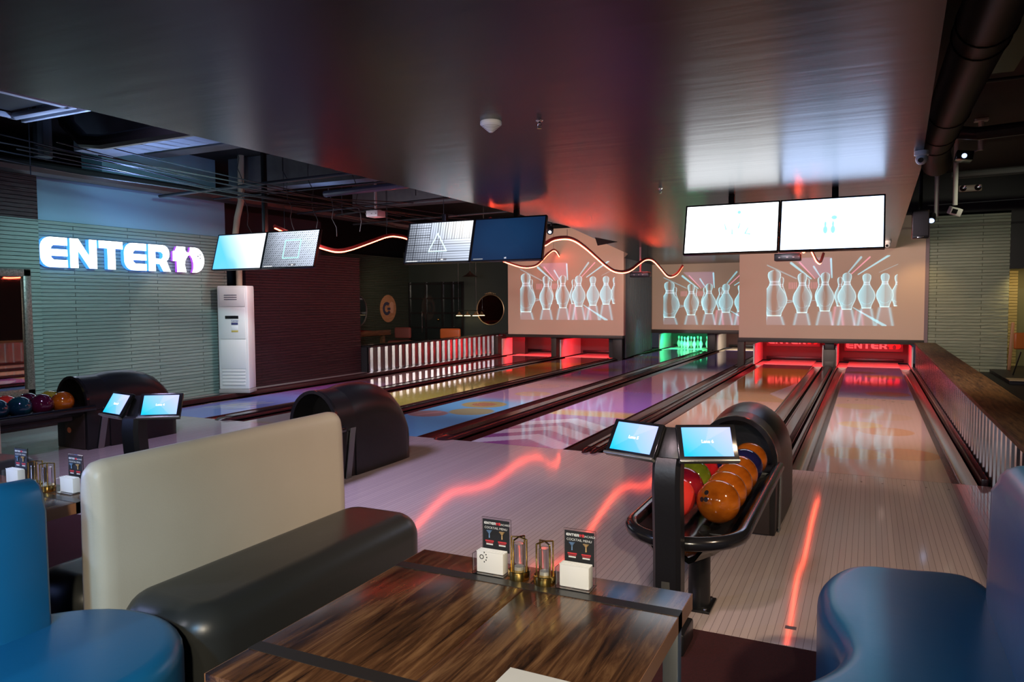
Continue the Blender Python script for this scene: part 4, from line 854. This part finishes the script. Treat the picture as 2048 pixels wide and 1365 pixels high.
# menus, napkins and lanterns
acry = mat('acrylic', (.95, .95, .95), .03, trans=1, spec=.5); card_m = mat('menu_card_black', (.018, .018, .02), .5); nap = mat('napkin_paper', (.80, .78, .74), .85)
mw_, mr_ = mat('menu_white', (.75, .75, .72), .6), mat('menu_red', (.65, .04, .05), .6); mg_ = mat('menu_gold', (.7, .45, .2), .5); mb_ = mat('menu_blue', (.2, .35, .6), .5)
def menu(x, y, label, nl, logo_on_nap=False, rz=0, z=.7512):
    t = thing('menu_holder', label, 'menu holder', (x, y, z), rz, 'menu holders on the tables')
    mb = MB(); mb.box(-.048, .048, .018, .021, 0, .155); mb.box(-.050, .050, -.04, .021, 0, .002); mb.box(-.050, -.048, -.04, .021, 0, .06); mb.build('acrylic_stand', acry, t)
    c = MB().box(-.044, .044, .0155, .0172, .055, .150).build('menu_card', card_m, t)
    u = logo_word(*( [m_ := MB()] + [.0075, -.039, .135, .0153, .0002, 1.0])); m_.build('lettering', mw_, c, smooth=0)
    m_ = MB(); logo_ten(m_, .0075, u, .135, .0153, .0002, 1.0); m_.sphere((.012, .0152, .139), .0045, 10, (1, .1, 1)); m_.build('lettering', mr_, c, smooth=0)
    text('BACARDI', .0085, mw_, c, (.03, .0151, .1355), depth=.0001); text('COCKTAIL MENU', .0095, mw_, c, (0, .0151, .122), depth=.0001)
    for sx, mm in ((-.021, mb_), (.021, mg_)):
        m_ = MB(); m_.lathe([(0, -.012), (.002, -.012), (.0015, 0), (.009, .010), (.0, .010)], (sx, .0138, .107), n=12); m_.build('glass_picture', mm, c)
        m_ = MB(); m_.box(sx-.014, sx+.014, .0151, .0154, .083, .087); m_.box(sx-.012, sx+.012, .0151, .0154, .079, .081); m_.build('text_line', mr_, c, smooth=0); m_ = MB(); m_.box(sx-.011, sx+.011, .0151, .0154, .073, .077); m_.build('text_line', mw_, c, smooth=0)
    n = thing('napkin_stack', nl, 'napkins', (x, y, z+.0022), rz, 'napkin stacks in the menu holders')
    MB().box(-.044, .044, -.026, .008, 0, .062, .004).build('folded_napkins', nap, n)
    m_ = MB()
    for k in range(4): m_.box(-.0442, .0442, -.0255+.0085*k, -.0235+.0085*k, .0605, .0645, .0005)
    m_.build('napkin_edges', nap, n)
    if logo_on_nap:
        m_ = MB(); m_.tube([(-.026+.006*math.cos(a*PI/8), -.0265, .047+.006*math.sin(a*PI/8)) for a in range(16)], .0012, 6, closed=True)
        for k in range(5): a = math.radians(60-30*k); m_.box(-.026+.016*math.cos(a)-.001, -.026+.016*math.cos(a)+.002, -.0267, -.026, .047+.016*math.sin(a)-.002, .047+.016*math.sin(a)+.002)
        m_.build('printed_emblem', mat('ink_black', (.02, .02, .02), .6), n)
def lantern(x, y, label, rz=0, z=.7512):
    t = thing('table_lantern', label, 'lantern', (x, y, z), rz, 'brass lanterns on the tables'); L = .027
    MB().lathe([(0, 0), (.031, 0), (.032, .002), (.032, .024), (.030, .026), (0, .026)]).build('base', brass, t); MB().lathe([(0, .026), (.014, .026), (.014, .033), (0, .030)]).build('lamp_cup', brass, t)
    mb = MB()
    for k in range(4):
        a = PI/2*k+PI/4; c_, s_ = math.cos(a), math.sin(a); mb.box(L*c_-.0022, L*c_+.0022, L*s_-.0022, L*s_+.0022, .022, .118, .0008)
    mb.build('frame_posts', brass, t)
    mb = MB(); 
    for a in (PI/4, 3*PI/4): mb.tube([(L*math.cos(a), L*math.sin(a), .117), (.0, 0, .121), (-L*math.cos(a), -L*math.sin(a), .117)], .0024, 6)
    mb.build('top_bars', brass, t)
    MB().lathe([(.0175, .026), (.0175, .098), (.016, .102), (.0145, .102), (.0155, .098), (.0155, .026)], n=24).build('glass_tube', acry, t, smooth=60); MB().lathe([(0, .026), (.0145, .026), (.0145, .036), (0, .036)]).build('frosted_core', mat('frosted', (.7, .7, .66), .5), t)
menu(-.985, 1.905, 'left menu holder on the wooden foreground table', 'white napkin stack with a small black emblem, left holder', True); lantern(-.895, 1.89, 'brass lantern left of its twin on the foreground table', .6)
lantern(-.812, 1.885, 'brass lantern beside the right menu holder on the foreground table', .15); menu(-.722, 1.905, 'right menu holder on the wooden foreground table', 'plain white napkin stack in the right holder of the foreground table')
menu(-3.42, 1.98, 'far left menu holder on the left table, behind the blue backrest', 'napkin stack in the far left holder'); lantern(-3.24, 1.95, 'left brass lantern on the left table', .4)
lantern(-3.15, 1.945, 'right brass lantern on the left table, nearer the menu', .2); menu(-3.04, 1.98, 'right menu holder on the left table, next to the cream booth back', 'napkin stack in the right holder on the left table')
tag(MB().box(-.11, .11, -.08, .08, 0, .002).build('paper_sheet', nap, None, (-.58, 1.325, .7516), (0, 0, -.02)), 'white paper sheet lying at the near edge of the wooden table', 'paper')
# blue sofas
def smooth_closed(pts, n=8):
    P = [Vector(p) for p in pts]; N = len(P); out = []
    for i in range(N):
        p0, p1, p2, p3 = P[i-1], P[i], P[(i+1) % N], P[(i+2) % N]
        for k in range(n):
            u = k/n; out.append(tuple(.5*((2*p1)+(-p0+p2)*u+(2*p0-5*p1+4*p2-p3)*u*u+(-p0+3*p1-3*p2+p3)*u**3)))
    return out
def ccw(poly): return poly if sum(a[0]*b[1]-b[0]*a[1] for a, b in zip(poly, poly[1:]+poly[:1])) > 0 else poly[::-1]
t = thing('curved_sofa', 'blue leather curved sofa at the right edge with a wavy seat front', 'sofa', (0, 0, 0), 0, 'blue leather sofas')
seat = smooth_closed([(.42, 3.38), (.12, 3.40), (-.06, 3.34), (-.15, 3.12), (-.145, 2.86), (-.075, 2.60), (-.07, 2.46), (-.14, 2.30), (-.30, 2.10), (-.40, 1.8), (-.36, 1.45), (-.2, 1.2), (.1, 1.05), (.42, 1.02), (.5, 1.6), (.5, 2.8)])
soft_prism(ccw(seat), .05, .45, .07, 6).build('seat', blueleather, t, smooth=55)
MB().vprism([(x*.94+.02, y*.97+.08) for x, y in seat], 0, .05).build('plinth', dark, t)
def sofa_back(x0, x1, y0, y1, z1, e=1):
    rings = []
    for y, k, dz in ((y0, .3, .12), (y0+.02, .6, .05), (y0+.07, .92, .01), (y0+.2, 1, 0), ((y0+y1)/2, 1, 0), (y1-.2, 1, 0), (y1-.09*e, .94, .02*e), (y1-.03*e, .72, .07*e), (y1, .4, .14*e)):
        c = (x0+x1)/2; h = (x1-x0)/2*k; H = z1-dz; pr = [(-h*.9, .02), (-h, .45), (-h*.95, H-.10)]+[(-h*.8*math.cos(a), H-.07+.07*math.sin(a)) for a in [PI*i/8 for i in range(9)]]+[(h*.95, H-.10), (h, .45), (h*.9, .02)]
        rings.append([(c+u, y, v) for u, v in pr])
    return MB().loft(rings)
sofa_back(.40, .66, 1.0, 3.25, .97).build('backrest', blueleather, t, smooth=55)
MB().tube([(.405, 2.72, .46), (.41, 2.72, .6), (.42, 2.72, .80), (.46, 2.72, .93), (.52, 2.72, .968), (.58, 2.72, .95)], .004, 6).build('piping', blueleather, t)
t = thing('curved_sofa', 'blue leather sofa at the lower left with a round ended seat', 'sofa', (0, 0, 0), 0, 'blue leather sofas')
sofa_back(-2.66, -2.50, -.3, 1.56, .96, .3).build('backrest', blueleather, t, smooth=55)
sofa_back(-2.84, -2.68, -.3, 1.50, .99, .3).build('backrest', blueleather, t, smooth=55)
seat = [(-2.52, -.3), (-2.0, -.3), (-1.92, .2), (-1.90, 1.0)]+arc(-2.31, 1.38, .41, 0, 180, 22)+[(-2.72, 1.0), (-2.72, -.3)]
soft_prism(ccw(seat), .05, .45, .06, 6).build('seat', blueleather, t, smooth=55)
seat = [(-3.04, -.3), (-2.74, -.3), (-2.66, 1.0)]+arc(-2.86, 1.46, .20, 0, 180, 18)+[(-3.06, 1.0)]
soft_prism(ccw(seat), .05, .45, .06, 6).build('seat', blueleather, t, smooth=55)
# chair in the right bay
t = thing('bucket_chair', 'orange bucket chair on thin black legs in the right bay', 'chair', (2.85, 16.9, .06), .3)
MB().loft([[(-.26*k+dx, -.22+dy*s, z) for s in (0, 1) for dx, dy in ((0, 0),)]+[(.26*k, -.22+dy, z), (.26*k, -.22, z)] for k, dy, z in ((.8, .44, .44), (1, .46, .52))]).build('seat', mat('orange_shell', (.5, .14, .03), .3), t)
MB().box(-.27, .27, .16, .24, .5, .82, .03, 3).build('backrest', MATS['orange_shell'], t)
for a in (-1, 1):
    for b in (-1, 1): MB().cyl((a*.26, b*.22, 0), (a*.16, b*.16, .45), .012, n=8).build('leg', black_metal, t)
MB().cyl((-.21, -.2, .2), (.21, -.2, .2), .008, n=8).build('footrest', black_metal, t)
tag(MB().box(2.62, 2.68, 18.1, 18.14, .062, 1.05, .01, rot=Euler((0, .05, 0))).build('leaning_board', mat('bare_wood', (.4, .2, .1), .5)), 'thin wooden board leaning beside the orange bucket chair', 'board')

# ================================================================== CEILING FITTINGS
t = thing('smoke_detector', 'white cone shaped smoke detector on the black ceiling', 'smoke detector', (-2.10, 4.07, CZ))
MB().lathe([(0, 0), (.062, 0), (.066, -.006), (.066, -.022), (.058, -.030), (.020, -.062), (.012, -.068), (0, -.069)], n=36).build('housing', white_pl, t)
mb = MB()
for i in range(5): r_ = .054-.008*i; mb.tube([(r_*math.cos(a*PI/16), r_*math.sin(a*PI/16), -.0335-.0068*i) for a in range(32)], .0012, 4, closed=True)
mb.build('vent_slots', mat('vent_grey', (.2, .19, .17), .6), t)
def sprinkler(x, y, label):
    t = thing('sprinkler_head', label, 'sprinkler', (x, y, CZ), 0, 'sprinkler heads on the black ceiling')
    MB().lathe([(0, 0), (.022, 0), (.018, -.006), (.01, -.01), (.008, -.02), (0, -.022)]).build('body', chrome, t)
    mb = MB(); mb.tube([(-.008, 0, -.015), (-.013, 0, -.03), (-.004, 0, -.045)], .0025, 6); mb.tube([(.008, 0, -.015), (.013, 0, -.03), (.004, 0, -.045)], .0025, 6); mb.build('arms', chrome, t); MB().lathe([(0, -.045), (.015, -.046), (.015, -.049), (0, -.049)]).build('deflector', chrome, t)
sprinkler(-1.83, 4.19, 'bright sprinkler head right of the white smoke detector'); sprinkler(-1.87, 7.25, 'small sprinkler head left of the bright white televisions')
def cctv(x, y, z, label, s=1.0):
    t = thing('security_camera', label, 'security camera', (x, y, z), 0, 'white security cameras')
    MB().lathe([(0, 0), (.05*s, 0), (.05*s, -.03*s), (.045*s, -.035*s), (0, -.035*s)]).build('base', white_pl, t); MB().sphere((0, 0, -.06*s), .042*s, 20).build('dome', white_pl, t, smooth=60); MB().cyl((0, -.02*s, -.065*s), (-.01*s, -.046*s, -.075*s), .018*s, n=16).build('lens', black_gloss, t)
cctv(.335, 6.35, CZ-.001, 'white dome camera at the right edge of the black ceiling')
cctv(.30, 15.8, CZ-.001, 'small white dome camera below the right television corner', 1.3)
t = thing('wall_speaker', 'black box speaker hanging beside the right screen wall', 'speaker', (.60, 11.3, 2.55))
MB().box(-.10, .10, -.09, .09, -.20, .17, .012).build('cabinet', black, t); MB().box(-.09, .09, -.096, -.088, -.17, .15, .004).build('grille', mat('grille', (.02, .02, .022), .7), t); MB().box(-.02, .02, .0, .04, .17, .8, .002).build('hanger', black_metal, t); MB().box(-.04, .04, -.1, -.09, -.195, -.18, .002).build('badge', steel, t)
t = thing('emergency_light', 'twin lamp emergency light on the dark wall above the green tiles', 'emergency light', (1.86, 18.155, 3.84), 0)
MB().box(-.21, .21, -.04, .04, -.07, .07, .03, 3).build('housing', mat('beige_plastic', (.6, .5, .4), .4), t)
for s in (-1, 1): MB().lathe([(.062, 0), (.062, .03), (.03, .012), (0, .01)], (s*.13, -.04, 0), axis=Matrix.Rotation(PI/2, 4, 'X')).build('lamp_head', chrome, t)
def projector(x, y, z, label, body, pole_m, ptop, w=.3):
    t = thing('projector', label, 'projector', (x, y, z), 0, 'ceiling projectors')
    b = MB().box(-w/2, w/2, -.11, .11, -.05, .05, .012).build('body', body, t); MB().cyl((w*.2, .105, 0), (w*.2, .13, 0), .03).build('lens', black_gloss, t)
    for s in (-.1, 0, .08): MB().box(s-.012, s+.012, -.1125, -.109, -.012, .004).build('port', mat('port_grey', (.3, .3, .3), .5), t)
    MB().box(-w*.4, w*.4, -.03, .03, .052, .062).build('mount_plate', pole_m, t); MB().cyl((0, 0, .06), (0, 0, ptop-z), .02, n=12).build('pole', pole_m, t); return t
projector(-1.02, 10.9, 2.13, 'black projector hanging below the bright right televisions', black, mat('pole_red', (.4, .2, .2), .5), CZ-.001, .34)
projector(-4.28, 15.0, 2.08, 'black projector on a reddish pole before the dark ribbed wall', black, mat('pole_rose', (.45, .2, .2), .5), CZ-.001, .40)
projector(-7.0, 9.6, 2.93, 'small white projector under the open black ceiling', white_pl, white_pl, 3.949, .22)
def track(x, y, z, label):
    t = thing('track_spotlight', label, 'spotlight', (x, y, z), 0, 'spotlights under the open ceiling')
    MB().box(-.5, .5, -.02, .02, .12, .15).build('track', black_metal, t); MB().cyl((0, -.05, .02), (.03, -.14, -.04), .055, n=16).build('lamp_can', black_metal, t); MB().cyl((.03, -.141, -.041), (.032, -.146, -.044), .025, n=16).build('lamp_lens', mat('lamp_lens', (1, 1, 1), .3, emis=(.6, .8, 1), es=4), t); MB().box(-.01, .01, -.02, .01, .0, .13).build('arm', black_metal, t)
track(-4.85, 11.6, 2.74, 'black spotlight on a track right of the switched off television')
# right side ceiling: big round duct, white poles, pipes
t = thing('round_duct', 'large dark round duct running along the right ceiling edge', 'duct', (.575, 0, 3.12)); MB().tube([(0, y, 0) for y in np.linspace(-3.4, 8.6, 8)]+[(.02, 9.1, -.02), (.08, 9.6, -.05)], .155, 20).build('duct_body', duct_m, t, smooth=50)
for y in (5.0, 5.25, 7.2, 8.0, 8.5): MB().tube([(.158*math.cos(a*PI/12), y, .158*math.sin(a*PI/12)) for a in range(24)], .005, 6, closed=True).build('seam_ring', duct_m, t)
def hang(x, y, z0, z1, label, head):
    t = thing('hanging_pole', label, 'pole', (x, y, z0), 0, 'white poles on the right ceiling')
    MB().cyl((0, 0, 0), (0, 0, z1-z0-.04), .036, n=14).build('tube', white_bright, t); MB().box(-.09, .09, -.07, .07, z1-z0-.04, z1-z0, .006).build('ceiling_plate', white_bright, t)
    if head == 'cage': MB().box(-.09, .09, -.06, .06, -.16, -.04, .01, rot=Euler((.3, .25, .4))).build('white_box', white_bright, t); MB().box(-.05, .03, -.085, -.06, -.14, -.07, .002, rot=Euler((.3, .25, .4))).build('grille', black, t)
    elif head == 'spot': MB().cyl((-.06, -.02, .02), (-.08, -.16, -.08), .06, n=16).build('spotlight_can', black_metal, t); MB().cyl((-.08, -.16, -.08), (-.081, -.165, -.084), .045, n=16).build('spotlight_lens', mat('lens_blue', (1, 1, 1), .3, emis=(.4, .6, 1), es=2), t)
    elif head == 'proj': MB().box(-.32, -.10, -.16, .16, -.14, -.01, .01, rot=Euler((0, .15, 0))).build('black_projector', black_gloss, t); MB().cyl((-.10, 0, -.02), (0, 0, .02), .014, n=8).build('arm', white_bright, t); MB().cyl((-.22, -.168, -.09), (-.22, -.18, -.09), .035, n=16).build('lens', mat('proj_lens', (.5, .6, .8), .1, emis=(.5, .6, .9), es=1.5), t)
hang(1.45, 13.0, 3.74, 4.2, 'short white pole holding a black projector, upper right', 'proj'); hang(1.23, 14.0, 3.06, 4.2, 'long white pole ending in a white caged box', 'cage'); hang(.99, 14.3, 2.92, 4.2, 'thin white pole left of the caged box, right ceiling', 'spot')
def pipe(pts, r, m, label, grp='pipes under the open ceiling', name='ceiling_pipe'): return tag(MB().tube(pts, r, 10).build(name, m), label, 'pipe', grp)
pipe([(.9, 12.4, 3.95), (1.3, 12.0, 3.80), (3.0, 11.9, 3.85), (5.5, 11.9, 3.85)], .09, dark_pipe, 'thick dark pipe crossing the right ceiling behind the projector')
pipe([(.75, 6.8, 3.9), (5.5, 6.4, 3.9)], .03, grey_metal, 'thin grey pipe crossing the right ceiling near the duct')
pipe([(.75, 9.8, 3.95), (5.5, 9.6, 3.95)], .02, dark_pipe, 'thin dark pipe across the right ceiling')
pipe([(1.3, 15.5, 3.75), (3, 15.3, 3.75), (5.5, 15.0, 3.9)], .07, dark_pipe, 'dark pipe above the right green wall')
pipe([(1.0, 16.5, 3.35), (5.55, 16.4, 3.42)], .008, conduit_m, 'thin cable line crossing the green wall top')
tag(MB().box(.86, 1.2, 1.0, 8.5, 3.7, 4.199).build('ceiling_box', black), 'black box beam beside the round duct', 'beam')
# open ceiling on the left: beams, slot panel, pipes, cables
beam_m = mat('beam_paint', (.16, .16, .17), .7, noise=((6, 6, 6), (.11, .11, .12), .3))
for x0, x1, y0, y1, z0, lb in ((-8.7, -4.2, 5.85, 6.32, 3.40, 'wide beam with a blue lit underside above the sign'), (-9.7, -4.2, 9.2, 9.5, 3.42, 'narrow blue lit beam behind the left televisions'), (-9.7, -4.2, 7.6, 7.9, 3.75, 'dark beam high in the open ceiling'), (-9.7, -4.3, 12.5, 12.8, 3.5, 'dark beam over the maroon wall end')):
    tag(MB().box(x0, x1, y0, y1, z0, 3.949).build('ceiling_beam', beam_m), lb, 'beam', 'beams in the open left ceiling')
t = thing('air_slot_panel', 'square ceiling air panel with blue lit edges in the upper left corner', 'ceiling panel', (-6.45, 3.0, 3.2))
MB().box(-.30, .30, -1.0, .98, .03, .05).build('panel', mat('panel_dark', (.03, .028, .026), .6), t)
for a in ((-.42, .42, 1.02, 1.10), (-.46, .46, 1.16, 1.20), (.34, .40, -1.0, 1.06), (-.40, -.36, -1.0, 1.06)): MB().box(a[0], a[1], a[2], a[3], -.01, .03, .003).build('frame_bar', mat('panel_white', (.6, .62, .66), .4), t)
for a in (-.38, .38): MB().cyl((a, .9, .03), (a, .9, .749), .006, n=6).build('hanger_rod', black_metal, t)
pipe([(-9.45, 5.3, 3.25), (-9.5, 5.9, 3.26), (-9.5, 9.7, 3.28), (-9.5, 13.0, 3.28), (-9.5, 19, 3.28)], .095, dark_pipe, 'thick dark pipe running along the top of the sign wall')
pipe([(-7.6, 4.95, 3.85), (-7.45, 4.95, 3.4), (-7.2, 4.95, 3.2), (-6.9, 4.95, 3.16), (-5.9, 4.93, 3.16), (-4.3, 4.9, 3.16)], .075, dark_pipe, 'dark pipe with a bent end, blue rimmed, upper left')
pipe([(-8.9, 5.6, 3.30), (-8.9, 5.6, 3.9)], .10, dark_pipe, 'short upright pipe stub near the maroon pillar')
pipe([(-9.4, 7.6, 3.12), (-7.0, 7.5, 3.14), (-4.3, 7.4, 3.15)], .022, conduit_m, 'long straight conduit above the left televisions')
pipe([(-9.4, 8.6, 3.2), (-4.3, 8.4, 3.2)], .014, conduit_m, 'thin conduit behind the black hanger post')
pipe([(-7.5, 9.0, 3.2), (-4.3, 8.9, 3.25)], .05, mat('blue_sheen_pipe', (.10, .12, .2), .35), 'blue sheened pipe meeting the ceiling slab edge')  # blue sheen put into the pipe's base colour
pipe([(-9.3, 10.4, 3.15), (-4.3, 10.0, 3.2)], .018, conduit_m, 'conduit crossing behind the small white projector')
pipe([(-9.3, 12.0, 3.1), (-4.3, 11.4, 3.1)], .018, dark_pipe, 'dark conduit crossing over the back room')
pipe([(-9.2, 14.0, 3.1), (-4.8, 13.6, 3.1)], .02, conduit_m, 'farthest grey conduit before the left screen')
pipe([(-9.4, 13.6, 3.2), (-8.6, 10.6, 3.1), (-7.2, 9.9, 3.05)], .016, dark_pipe, 'slanting dark conduit over the maroon wall')
random.seed(3)
CL = ['thin black cable sagging in front of the blue wall panel', 'pale cable swinging from the upper left to the hanger post', 'loose cable under the thick wall pipe', 'cable bundle strand crossing the blue lit beam', 'cable drooping behind the left televisions', 'high cable running to the right over the sign', 'lower cable crossing the sign wall top', 'cable hooked over the long conduit', 'cable strand near the bent pipe']
for i in range(9):
    a = Vector((-8.3+.12*i, 4.2+.12*i, 3.12+.05*(i % 4))); b = Vector((-7.2+.3*(i % 3), 9.0+.5*i, 2.98+.06*(i % 3))); P = []
    for k in range(13):
        u = k/12; q = a.lerp(b, u); q.z -= .10*math.sin(PI*u)+.02*math.sin(9*u+i); q.x += .06*math.sin(5*u+i); P.append(q)
    pipe(P, .007, conduit_m if i % 2 else dark_pipe, CL[i], 'cables under the open ceiling', 'ceiling_cable')
for i in range(5):
    x = -8.9+.45*i; y = 8.6+.5*(i % 3); P = [Vector((x+.04*math.sin(2.2*k+i), y+.03*k, 3.949-.145*k)) for k in range(10)]
    pipe(P, .006, dark_pipe, ('loose wire end left of the pair of televisions', 'wire hanging by the wrapped pipe', 'wire dropping to the gradient television', 'wire beside the black hanger post', 'wire dropping to the cyan square television')[i], 'cables under the open ceiling', 'hanging_wire')
for i, (x, y) in enumerate(((-8.5, 5.2), (-7.9, 9.9), (-6.6, 11.0), (-5.6, 8.6), (-8.2, 11.6), (-6.2, 13.2))):
    pipe([(x, y, 3.0), (x, y, 3.949)], .006, conduit_m, ('threaded rod above the sign wall corner', 'threaded rod behind the left televisions', 'threaded rod near the white projector', 'threaded rod near the slab edge', 'threaded rod over the maroon wall', 'threaded rod before the left screen wall')[i], 'threaded rods in the open ceiling', 'threaded_rod')
# chair beyond: floor outlet covers on the approach
tag(MB().box(-.33, -.28, 3.62, 3.655, .0, .001).build('floor_sticker', mat('sticker_grey', (.12, .08, .08), .5)), 'small dark printed mark on the approach floor near the carpet', 'floor mark')
for i in range(7): tag(MB().cyl((-.35+.16*i, 6.86, 0), (-.35+.16*i, 6.86, .001), .008, n=10).build('approach_dot', mat('dot_dark', (.06, .04, .04), .5)), 'small dark dot in the row before the foul line of the right lane', 'floor mark', 'dots before the right foul line')
